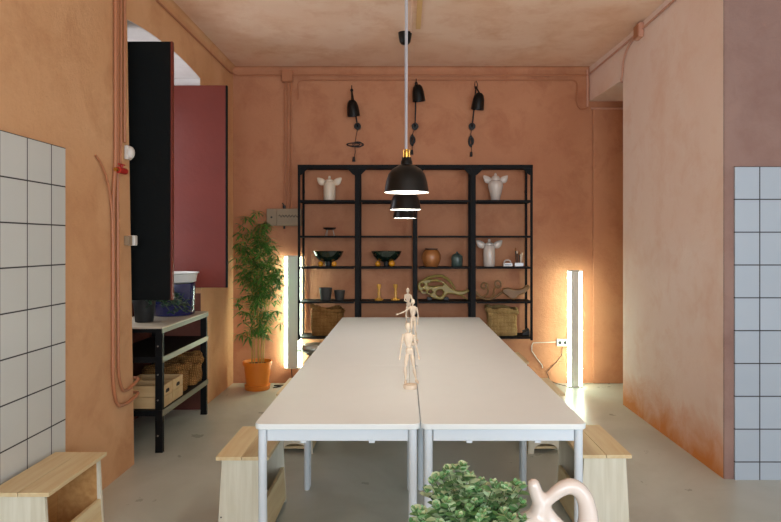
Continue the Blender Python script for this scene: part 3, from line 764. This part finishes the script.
# ================================================================= BAMBOO
t = thing('potted_bamboo', 'tall green bamboo plant in an orange pot by the back wall', 'potted plant', (-1.482, 6.37, 0))
MB().lathe([(0, .0), (.118, .0), (.124, .01), (.128, .05), (.118, .052), (0, .052)], n=40).build('saucer', 'terracotta', t)
MB().lathe([(0, .053), (.112, .053), (.134, .245), (.144, .247), (.146, .285), (.138, .285), (.132, .25), (0, .24)], n=40).build('pot', 'terracotta', t)
MB().lathe([(0, .252), (.128, .250)], n=24).build('soil', 'soil', t)
random.seed(12); ml = MB(); mt = MB()
canes = [(-.06, .02, -.10, 1.55), (-.03, -.03, -.05, 1.72), (-.005, .03, .0, 1.80), (.02, -.03, .02, 1.66), (.045, .01, .04, 1.50), (.06, .03, .12, 1.22), (.05, -.04, .14, 1.34)]
for k, (cx, cy, dx, hh) in enumerate(canes):
    P = []
    for j in range(15):
        q = j/14; P.append(Vector((cx+dx*q*q*1.0, cy+.03*math.sin(q*3+k), .25+(hh-.25)*q)))
    MB().tube(P, [.0065-.004*j/14+(.001 if j % 2 else 0) for j in range(15)], 7).build('cane', 'cane', t)
    zmin = .50
    for j in range(56 if k < 5 else 34):
        z = zmin+(hh+.01-zmin)*(random.random()**.7)
        q = (z-.25)/(hh-.25); base = Vector((cx+dx*q*q, cy+.03*math.sin(q*3+k), z))
        a = random.uniform(0, 2*PI); spread = .07+.13*math.sin(min(1, max(0, (hh-z)/1.0))*PI*.72)
        tw = base+Vector((math.cos(a), math.sin(a)*.75, random.uniform(.0, .5)))*random.uniform(.15, 1.0)*spread
        tw.y = min(tw.y, .15); tw.x = max(tw.x, -.20)
        mt.tube([base, (base+tw)/2+Vector((0, 0, .01)), tw], .0016, 4)
        for e in range(7):
            a2 = a+(e-3)*.75+random.uniform(-.25, .25)
            d = Vector((math.cos(a2), math.sin(a2), random.uniform(-.65, .45)))
            lf = random.uniform(.07, .125)
            if tw.y+d.normalized().y*lf > .24: d.y = -abs(d.y)
            if tw.x+d.normalized().x*lf < -.29: d.x = abs(d.x)
            ml.leaf(tw, d, (random.uniform(-.3, .3), random.uniform(-.3, .3), 1), lf, random.uniform(.014, .020), random.uniform(.1, .45), .12)
mt.build('twigs', 'cane', t)
ml.build('leaves', 'bamboo', t, recalc=False)

# ================================================================= THINGS ON THE WALL RACK
RX = lambda x: (x-VX)/97.5
RY = 6.46
def ear(mb, root, tip, w, th):
    """leaf-shaped wing: fat middle, pointed tip"""
    r, t_ = Vector(root), Vector(tip); n = 9
    P, R = [], []
    for i in range(n):
        q = i/(n-1); P.append(r.lerp(t_, q)+Vector((0, 0, -.010*math.sin(q*PI)))); R.append(max(.002, w*(math.sin(PI*min(1, q*.88+.10)))**.8))
    d = (t_-r).normalized(); yy = Vector((0, 1, 0)); sd = yy.cross(d).normalized(); rings = []
    for p, rr in zip(P, R): rings.append(mb.ring(p, sd, yy, rr, 12, rr*th))
    for a, b in zip(rings, rings[1:]): mb.bridge(a, b)
    mb.face(rings[0][::-1]); mb.face(rings[-1])
def winged_jar(name, label, xpx, z, body, wing_root, wing_tip, ww, knob, m, band=True):
    t = thing(name, label, 'jar', (RX(xpx), RY, z), group='cream winged jars on the rack')
    MB().lathe(body, n=36).build('jar_body', m, t)
    MB().lathe(knob, n=24).build('lid', m, t)
    for s in (-1, 1):
        mb = MB(); ear(mb, (s*wing_root[0], 0, wing_root[1]-.008), (s*(wing_tip[0]+.012), -.01, wing_tip[1]+.004), ww, .45)
        mb.build('wing', m, t)
    return t
cyl_body = [(0, .001), (.055, .001), (.058, .01), (.060, .02), (.062, .10), (.060, .185), (.055, .195), (.048, .199), (.0, .199)]
winged_jar('winged_jar', 'cream winged jar with a straight body, top left of the rack', 329.5, SH[0], cyl_body, (.04, .185), (.112, .232), .036, [(0, .2), (.042, .2), (.042, .213), (.022, .222), (.012, .232), (.015, .243), (.009, .256), (0, .258)], 'cream')
winged_jar('winged_jar', 'cream winged jar with a straight body on the middle right of the rack', 489.2, SH[2], [(r*.98, z*1.1) for r, z in cyl_body], (.04, .21), (.120, .262), .036, [(0, .2195), (.046, .2195), (.046, .235), (.026, .246), (.012, .256), (.015, .268), (.009, .282), (0, .284)], 'bone')
winged_jar('winged_jar', 'white winged vase with a swelling body, top right of the rack', 495.5, SH[0], [(0, .001), (.042, .001), (.045, .008), (.050, .04), (.066, .10), (.078, .15), (.076, .185), (.060, .205), (.046, .21), (0, .21)], (.045, .205), (.112, .255), .036, [(0, .2105), (.048, .2105), (.050, .225), (.036, .25), (.016, .262), (.014, .275), (.006, .286), (0, .287)], 'bone')

t = thing('tripod_dish', 'small dark dish on thin pale legs, second shelf of the rack', 'dish', (RX(329.7), RY, SH[1]))
MB().lathe([(0, .062), (.04, .062), (.062, .074), (.068, .084), (.062, .085), (.04, .074), (0, .072)], n=28).build('dish', 'dark', t)
for a in (.5, 2.6, 4.2): MB().cyl((.052*math.cos(a), .04*math.sin(a), .001), (.036*math.cos(a), .03*math.sin(a), .0635), .0035, .004, n=8).build('leg', 'silver', t)

def bowl(label, xpx, feet):
    t = thing('footed_bowl', label, 'bowl', (RX(xpx), RY, SH[2]), group='green marble bowls on the rack')
    MB().lathe([(0, .052), (.06, .052), (.10, .070), (.135, .105), (.155, .15), (.158, .158), (.152, .158), (.13, .112), (.095, .08), (.05, .064), (0, .062)], n=44).build('bowl', 'marble', t)
    MB().cyl((0, 0, .002), (0, 0, .0525), .028, .034, n=20).build('pedestal', 'dark', t)
    for x, y, r in feet: MB().ball((x, y, r+.001), r, 20).build('ball_foot', 'amber', t)
bowl('dark green marble bowl on amber balls, in the left bay of the rack', 328.5, [(-.075, -.05, .027), (-.02, .075, .026), (.062, -.045, .027)])
bowl('dark green marble bowl on amber balls, in the second bay of the rack', 386.5, [(-.088, -.03, .028), (.056, -.05, .032), (.02, .075, .026)])

t = thing('round_vase', 'glossy round brown clay pot on the rack right of centre', 'pot', (RX(431.3), RY, SH[2]))
MB().lathe([(0, .001), (.068, .001), (.072, .012), (.088, .04), (.099, .085), (.096, .125), (.078, .158), (.062, .172), (.058, .170), (.07, .155), (.088, .122), (.09, .085), (.07, .03), (0, .02)], n=40).build('pot_body', 'brown_pot', t)
MB().lathe([(.0585, .174), (.067, .176), (.067, .184), (.058, .184), (.056, .178)], n=36).build('rim', 'dark', t)
t = thing('lidded_jar', 'small green-grey jar with a pointed lid beside the brown pot', 'jar', (RX(457), RY, SH[2]))
MB().lathe([(0, .001), (.052, .001), (.056, .008), (.058, .05), (.061, .08), (.058, .095), (0, .095)], n=32).build('jar_body', 'teal', t)
MB().lathe([(.0, .0955), (.060, .0955), (.061, .100), (.048, .118), (.028, .130), (.014, .137), (.012, .143), (.010, .150), (0, .153)], n=32).build('lid', 'teal', t)

t = thing('ceramic_house', 'small white ceramic block with a humped top beside the winged jar', 'ornament', (RX(507.5), RY, SH[2]))
MB().box((-.048, -.03, .001), (.048, .03, .038)).build('block', 'bone', t, bevel=.004)
MB().tube([(-.036, 0, .034), (-.032, 0, .052), (-.018, 0, .064), (.006, 0, .066), (.026, 0, .058), (.036, 0, .036)], .008, 8).build('loop', 'bone', t)
MB().box((-.03, -.0315, .016), (.03, -.0305, .022)).build('slot', 'slate', t, smooth=False)
t = thing('brush_holder', 'white holder with upright dark and pale brushes, right end of the rack', 'brush holder', (RX(518.6), RY, SH[2]))
MB().box((-.044, -.028, .001), (.044, .028, .040)).build('holder', 'bone', t, bevel=.003)
for x, y, hh, m, r in ((-.026, 0, .19, 'dark', .006), (-.012, .008, .16, 'slate', .006), (.004, -.008, .15, 'dark', .007), (.018, .0, .13, 'white_plastic', .005), (.03, .006, .145, 'cream', .005)):
    b = MB().cyl((x, y, .0405), (x+.2*x, y, hh-.03), r*.6, r, n=8).build('handle', m, t)
    MB().ball((x+.2*x, y, hh-.015), r*1.5, 10, (1, 1, 2.0)).build('bristles', 'cream' if m != 'dark' else 'brown_pot', t)

for xp, r, hh, lb in ((325.7, .067, .128, 'larger of the two dark grey cups on the fourth rack shelf'), (339.6, .056, .103, 'smaller of the two dark grey cups on the fourth rack shelf')):
    t = MB().lathe([(0, .001), (r*.74, .001), (r*.78, .006), (r, hh), (r*.94, hh), (r*.74, .012), (0, .012)], n=32).build('ceramic_cup', 'slate', loc=(RX(xp), RY, SH[3]))
    tag(t, lb, 'cup', 'dark grey cups on the rack')
for xp, hh, lb in ((379, .165, 'left one of the two amber glass candlesticks on the rack'), (395.5, .165, 'right one of the two amber glass candlesticks on the rack')):
    t = thing('candlestick', lb, 'candlestick', (RX(xp), RY, SH[3]), group='amber candlesticks on the rack')
    MB().lathe([(0, .001), (.046, .001), (.048, .010), (.032, .018), (.016, .026), (0, .026)], n=28).build('base', 'candle', t)
    MB().lathe([(0, .0262), (.018, .0262), (.013, .05), (.016, .07), (.012, .09), (.014, .12), (.021, .135), (.022, hh), (.014, hh), (.012, hh-.02), (0, hh-.02)], n=20).build('stem', 'candle', t)

# carved ornaments
def curve_plate(name, outer, holes, th, bev, m, parent, y=0):
    cu = bpy.data.curves.new(name, 'CURVE'); cu.dimensions = '2D'; cu.fill_mode = 'BOTH'; cu.extrude = th; cu.bevel_depth = bev; cu.bevel_resolution = 3; cu.offset = -bev
    for pts in [outer]+holes:
        sp = cu.splines.new('BEZIER'); sp.bezier_points.add(len(pts)-1); sp.use_cyclic_u = True
        for b, p in zip(sp.bezier_points, pts): b.co = (p[0], p[1], 0); b.handle_left_type = b.handle_right_type = 'AUTO'
    o = bpy.data.objects.new('tmp', cu); C.objects.link(o)
    bpy.context.view_layer.update()
    me = bpy.data.meshes.new_from_object(o.evaluated_get(bpy.context.evaluated_depsgraph_get()))
    bpy.data.objects.remove(o); bpy.data.curves.remove(cu)
    for v in me.vertices: v.co = Vector((v.co.x, y-v.co.z, v.co.y))
    me.flip_normals(); me.name = name; me.materials.clear(); me.materials.append(M[m])
    for p in me.polygons: p.use_smooth = True
    ob = bpy.data.objects.new(name, me); C.objects.link(ob); ob.parent = parent; return ob
def ell(cx, cz, a, b, rot=0, n=8):
    return [(cx+a*math.cos(t)*math.cos(rot)-b*math.sin(t)*math.sin(rot), cz+a*math.cos(t)*math.sin(rot)+b*math.sin(t)*math.cos(rot)) for t in [2*PI*i/n for i in range(n)]]
Z4 = SH[3]
t = thing('carved_creature', 'olive carved creature-shaped ornament with round holes on the rack', 'ornament', (RX(442), RY, Z4))
g = lambda x, y: ((x/10.43+415-442)/97.5, (301-(y/10.43+272))/97.5)       # reading points inside one enlarged view
outer = [g(*p) for p in ((30, 175), (42, 115), (88, 88), (160, 82), (240, 86), (315, 122), (370, 170), (430, 200), (500, 205), (560, 195), (530, 232), (460, 250), (380, 232), (330, 240), (290, 290), (230, 302), (180, 275), (130, 235), (80, 225))]
holes = [ell(*g(77, 142), .019, .016), ell(*g(95, 205), .020, .015), ell(*g(158, 212), .021, .018), ell(*g(258, 225), .038, .034, .3), [g(*p) for p in ((132, 140), (165, 112), (230, 108), (292, 136), (240, 148), (170, 156))]]
outer = [(x, max(z, .012)) for x, z in outer]
curve_plate('body', outer, holes, .022, .012, 'olive', t)
MB().tube([(g(*p)[0], -.0, g(*p)[1]) for p in ((75, 105), (130, 70), (200, 50), (280, 48), (340, 80), (385, 130), (420, 185))], [.008, .013, .014, .014, .014, .012, .008], 8).build('arched_rib', 'olive', t)
MB().tube([(g(*p)[0], .0, g(*p)[1]) for p in ((440, 225), (500, 262), (545, 295))], [.010, .008, .004], 8).build('tail_fin', 'olive', t)
for x0 in (150, 325):
    X = g(x0, 0)[0]; MB().box((X-.025, -.03, .0), (X+.025, .03, .034)).build('stand', 'dark', t, bevel=.006)
t = thing('carved_scroll', 'brown carved ornament with curled scrolls and a long upturned tail on the rack', 'ornament', (RX(503), RY, Z4))
g2 = lambda x, y: ((x/7.16+472-503)/97.5, (301.5-(y/7.16+272))/97.5)
def spiral(cx, cy, r0, a0, turns, k, sgn, y=0):
    c = g2(cx, cy); n = 30
    return [Vector((c[0]+r0*(1-.55*i/n)*math.cos(a0+sgn*turns*2*PI*i/n), y, c[1]+r0*(1-.55*i/n)*math.sin(a0+sgn*turns*2*PI*i/n))) for i in range(n+1)]
R1 = spiral(183, 95, .042, -2.4, 1.35, 1, 1); R2 = spiral(88, 110, .038, -.4, 1.3, 1, 1, .01)
G = lambda P: [Vector((g2(*p)[0], 0, g2(*p)[1])) for p in P]
MB().tube(smooth(G([(100, 203), (130, 198), (150, 175), (158, 140)])+R1[1::3], 4), .0105, 8).build('scroll', 'brown', t)
MB().tube(smooth(G([(30, 195), (70, 190), (110, 165)])+R2[1::3], 4), .010, 8).build('scroll', 'brown', t)
MB().tube(smooth(G([(25, 150), (45, 175), (90, 200), (130, 203), (170, 185), (220, 150), (250, 140)]), 4), .013, 10).build('neck', 'brown', t)
hl = [g2(*p) for p in ((215, 140), (250, 122), (300, 132), (350, 130), (408, 106), (385, 150), (335, 175), (310, 200), (280, 205), (250, 180))]
curve_plate('hull', [(x, max(z, .014)) for x, z in hl], [], .02, .010, 'brown', t)

sack('burlap_basket', 'dark brown burlap bag on the bottom left shelf of the rack', (RX(327.5), RY, SH[4]), .31, .20, .275, 14, m='sack', cat='bag', amp=.012, flare=.04, rise=-.03, group='burlap bags on the bottom shelf of the rack')
sack('burlap_basket', 'pale burlap bag with a thick rolled rim on the bottom right shelf of the rack', (RX(501.5), RY, SH[4]), .31, .20, .27, 31, m='sack_pale', cat='bag', roll=.026, amp=.010, flare=-.02, rise=-.03, group='burlap bags on the bottom shelf of the rack')
t = thing('small_tool', 'small black wedge-shaped tool at the right end of the bottom rack shelf', 'tool', (RX(525), RY, SH[4]))
MB().prism([(-.04, .001), (.045, .001), (.045, .05), (.03, .075), (.02, .05), (-.02, .03)], 1, -.03, .03).build('wedge', 'dark', t, bevel=.004)
MB().cyl((-.03, -.01, .04), (.02, -.01, .062), .008, n=10).build('grip', 'slate', t)

# silver dish on the far left bench
t = thing('silver_dish', 'wide dull silver dish on the end of the far left bench', 'dish', (-.85, 5.95, .423))
MB().lathe([(0, .001), (.07, .001), (.075, .012), (.06, .02), (.11, .03), (.15, .036), (.156, .042), (.15, .046), (.10, .046), (0, .044)], n=44).build('dish', 'silver', t)
MB().lathe([(0, .0465), (.105, .0465), (.115, .06), (.112, .085), (.10, .098), (.0, .10)], n=40).build('cover', 'silver', t)
MB().tube([(-.07, -.085, .07), (-.03, -.118, .076), (.03, -.118, .076), (.07, -.085, .07)], .005, 8).build('handle', 'silver', t)

# ================================================================= MANNEQUINS
def mannequin(label, loc, rz, pose, s=1.0, lift=.05):
    """pose: joints in metres for a 0.336 m figure, base at z=0"""
    t = thing('artist_mannequin', label, 'mannequin', loc, rz, 'jointed wooden mannequins on the tables'); t.scale = (s, s, s)
    MB().lathe([(0, .0), (.034, .0), (.035, .003), (.035, .018), (.033, .021), (0, .021)], n=32).build('base', 'beech', t)
    J = {k: Vector(v) for k, v in pose.items()}
    MB().cyl((J['pelvis'].x, J['pelvis'].y+.012, .0215), (J['pelvis'].x, J['pelvis'].y+.012, J['pelvis'].z), .0012, n=6).build('rod', 'silver', t)
    def limb(nm, a, b, ra, rm, rb):
        d = b-a; P = [a+d*q for q in (.06, .15, .35, .6, .85, .94)]
        MB().tube(P, [ra*.5, ra, rm, (rm+rb)/2, rb, rb*.5], 12).build(nm, 'beech', t)
    def ball(nm, p, r): MB().ball(p, r, 12).build(nm, 'beech', t)
    hd = J['head']
    MB().ball(hd, .0165, 20, (.86, .98, 1.32)).build('head', 'beech', t)
    MB().cyl(J['neck'], hd-Vector((0, 0, .018)), .006, n=10).build('neck', 'beech', t)
    c, pv = J['chest'], J['pelvis']
    mb = MB(); mb.T = Matrix.Translation(c); mb.lathe([(0, -.036), (.012, -.034), (.018, -.02), (.024, .008), (.025, .022), (.016, .033), (0, .036)], n=20, sy=.62); mb.build('chest', 'beech', t)
    ball('waist', (c+pv)/2+Vector((0, 0, -.006)), .0125)
    mb = MB(); mb.T = Matrix.Translation(pv); mb.lathe([(0, -.018), (.014, -.016), (.021, -.004), (.019, .010), (.010, .016), (0, .017)], n=20, sy=.7); mb.build('pelvis', 'beech', t)
    for S in ('l', 'r'):
        sh, el, wr, hn = J[S+'sh'], J[S+'el'], J[S+'wr'], J[S+'hand']
        ball('shoulder_joint', sh, .0075); limb('upper_arm', sh, el, .0066, .0072, .0052); ball('elbow_joint', el, .0052)
        limb('forearm', el, wr, .0056, .0056, .0036); ball('wrist_joint', wr, .0038)
        d = hn-wr; MB().tube([wr+d*.1, wr+d*.4, wr+d*.8, hn], [.003, .0065, .0055, .002], 10, flat=.55).build('hand', 'beech', t)
        hp, kn, an, fo = J[S+'hip'], J[S+'kn'], J[S+'an'], J[S+'foot']
        ball('hip_joint', hp, .0095); limb('thigh', hp, kn, .0100, .0110, .0070); ball('knee_joint', kn, .0068)
        limb('calf', kn, an, .0078, .0082, .0044); ball('ankle_joint', an, .0045)
        MB().tube([an+(an-fo).normalized()*.008+Vector((0, 0, -.007)), an+Vector((0, 0, -.005)), (an+fo)/2+Vector((0, 0, -.002)), fo], [.004, .0075, .0075, .003], 10, flat=.8).build('foot', 'beech', t)
    return t
walk = dict(head=(-.012, -.002, .312), neck=(-.012, 0, .283), chest=(-.010, 0, .248), pelvis=(-.004, 0, .190),
    lsh=(-.036, 0, .268), lel=(-.046, .004, .215), lwr=(-.052, -.004, .170), lhand=(-.054, -.010, .145),
    rsh=(.017, 0, .266), rel=(.030, .010, .212), rwr=(.041, .004, .168), rhand=(.046, -.002, .145),
    lhip=(-.014, 0, .180), lkn=(-.026, -.012, .105), lan=(-.024, .006, .040), lfoot=(-.026, -.026, .029),
    rhip=(.008, 0, .178), rkn=(.018, -.010, .105), ran=(.030, .010, .042), rfoot=(.040, -.020, .030))
mannequin('nearest jointed wooden mannequin, standing with arms hanging on the front left table', (.032, 3.19, .74), 0, walk)
w2 = dict(walk); w2.update(head=(.002, 0, .312), neck=(0, 0, .283), chest=(.002, 0, .248), pelvis=(.004, 0, .190), lsh=(-.024, 0, .268), lel=(-.058, -.01, .242), lwr=(-.098, -.018, .226), lhand=(-.120, -.02, .222),
    rsh=(.029, 0, .266), rel=(.040, .01, .214), rwr=(.038, -.008, .170), rhand=(.036, -.014, .146), lhip=(-.006, 0, .180), rhip=(.015, 0, .178), lkn=(-.010, -.012, .105), lan=(-.014, .006, .040), lfoot=(-.016, -.026, .029))
mannequin('middle jointed wooden mannequin with one arm stretched out to the left', (.062, 4.55, .74), 0, w2)
w3 = dict(walk); w3.update(lel=(-.040, -.02, .225), lwr=(-.020, -.05, .215), lhand=(-.004, -.06, .22), rel=(.030, -.02, .215), rwr=(.010, -.05, .20), rhand=(.0, -.065, .20))
mannequin('farthest jointed wooden mannequin, arms bent in front, on the far left table', (.046, 5.64, .74), 0, w3)

# ================================================================= FOREGROUND TABLE WITH PLANT AND CERAMIC
t = thing('low_counter', 'low counter at the bottom edge carrying the leafy plant and looped ceramic', 'counter', (.2, 1.18, 0))
MB().prism(rrect(-.62, -.36, .62, .36, .035), 2, .716, .74).build('tabletop', 'table_top', t, bevel=.003)
for sx in (-1, 1):
    for sy in (-1, 1): MB().cyl((sx*.57, sy*.31, 0), (sx*.57, sy*.31, .7155), .018, n=18).build('leg', 'table_white', t)
MB().box((-.55, -.322, .666), (.55, -.31, .7155)).box((-.55, .31, .666), (.55, .322, .7155)).build('apron', 'table_white', t, smooth=False)

t = thing('potted_leafy_plant', 'bushy plant with small waxy green leaves at the bottom of the view', 'potted plant', (.143, 1.36, .74))
MB().lathe([(0, .001), (.042, .001), (.045, .005), (.060, .085), (.062, .092), (.057, .092), (.053, .084), (0, .08)], n=32).build('pot', 'pot_black', t)
MB().lathe([(0, .085), (.053, .083)], n=24).build('soil', 'soil', t)
random.seed(33); ml, ms, m2_ = MB(), MB(), MB()
tips = [(-.075, 0, .245, 1), (-.045, .01, .262, 1), (-.015, 0, .272, 1), (.015, .03, .225, 1), (.05, 0, .235, 1), (.075, .01, .225, 1), (.10, 0, .235, 1), (-.105, -.02, .16, 1), (-.11, .01, .13, 1), (.115, .01, .19, 1), (.02, -.05, .19, 1), (-.03, -.06, .19, 1), (-.07, -.05, .17, 1), (.06, -.05, .17, 1), (.03, .05, .22, 1)]
tips += [(x_*1.12, y_, z_-.006, 1) for x_, y_, z_, _ in tips[:7]]+[(-.125, 0, .15, 1), (-.12, -.02, .185, 1), (.0, .01, .25, 1), (-.03, .01, .265, 1), (-.06, .0, .25, 1)]
for k in range(56):
    a = random.uniform(0, 2*PI); r = random.uniform(.02, .120); tips.append((r*math.cos(a), r*math.sin(a)*.8, random.uniform(.12, .215), 0))
for tx, ty, tz, _ in tips:
    tz -= .024
    P = []
    for j in range(10):
        q = j/9; P.append(Vector((tx*(.25+.75*q**1.0)*1.0 if q > 0 else tx*.25, ty*(.3+.7*q), .082+(tz-.082)*(q**.8))))
    ms.tube(P, [.0022-.0014*j/9 for j in range(10)], 5)
    for j in range(2, 10):
        for e in range(2):
            a = j*1.57*1.0+e*PI+random.uniform(-.4, .4)
            d = Vector((math.cos(a), math.sin(a), random.uniform(.15, .8)))
            (ml if random.random() < .55 else m2_).leaf(P[j], d, (0, 0, 1), random.uniform(.024, .034)*(1-.025*j), random.uniform(.018, .025), random.uniform(-.1, .3), .10, RND)
    for e in range(4):
        a = e*1.57+random.random(); (ml if e % 2 else m2_).leaf(P[-1], (math.cos(a), math.sin(a), .9+.3*random.random()), (-math.cos(a), -math.sin(a), .6), .017, .013, -.2, .1, RND)
ml.build('leaves', 'leaf', t, recalc=False); m2_.build('leaves', 'leaf_pale', t, recalc=False, label='paler grey-green leaves'); ms.build('stems', 'stem', t)

# looped white ceramic
t = thing('looped_ceramic_vase', 'glossy white looped ceramic sculpture beside the leafy plant', 'sculpture', (.32, 1.40, .74))
q = lambda x, y: Vector(((x-VX)/450-.32, 0, (H-(y-VY)/450)-.74))
mb = MB()
def bead(P, R):
    P = smooth([q(*p) for p in P], 4); n = len(P); m_ = len(R)-1
    RR = []
    for i in range(n):
        f = i/(n-1)*m_; k = min(int(f), m_-1); RR.append(R[k]+(R[k+1]-R[k])*(f-k))
    mb.tube(P, RR, 16); mb.ball(P[0], RR[0], 14); mb.ball(P[-1], RR[-1], 14)
bead([(533.5, 485), (536, 493), (541, 504), (551, 518), (564, 534), (574, 550)], [.0150, .0160, .0170, .0150, .019, .028])
bead([(543, 504), (552, 496), (561, 489), (571, 486), (581, 492), (587, 506), (588, 525), (583, 545)], [.012, .0145, .0165, .0175, .018, .020, .024, .030])
bead([(516, 530), (526, 526), (538, 526), (550, 545)], [.028, .031, .032, .034])
bead([(541, 503), (538, 518), (535, 540)], [.019, .024, .036])
mb.ball(q(550, 556), .062, 24, (1, .75, .6))
ob = mb.build('ceramic_tmp', 'bone')
rm = ob.modifiers.new('remesh', 'REMESH'); rm.mode = 'VOXEL'; rm.voxel_size = .004; rm.use_smooth_shade = True
sm_ = ob.modifiers.new('soft', 'SMOOTH'); sm_.factor = .5; sm_.iterations = 8
bpy.context.view_layer.update()
me2 = bpy.data.meshes.new_from_object(ob.evaluated_get(bpy.context.evaluated_depsgraph_get()))
bpy.data.objects.remove(ob)
me2.materials.clear(); me2.materials.append(M['bone'])
for p in me2.polygons: p.use_smooth = True
zmin = min(v.co.z for v in me2.vertices)
for v in me2.vertices: v.co.z = max(v.co.z, .001)
me2.name = 'ceramic_body'
o = bpy.data.objects.new('ceramic_body', me2); C.objects.link(o); o.parent = t
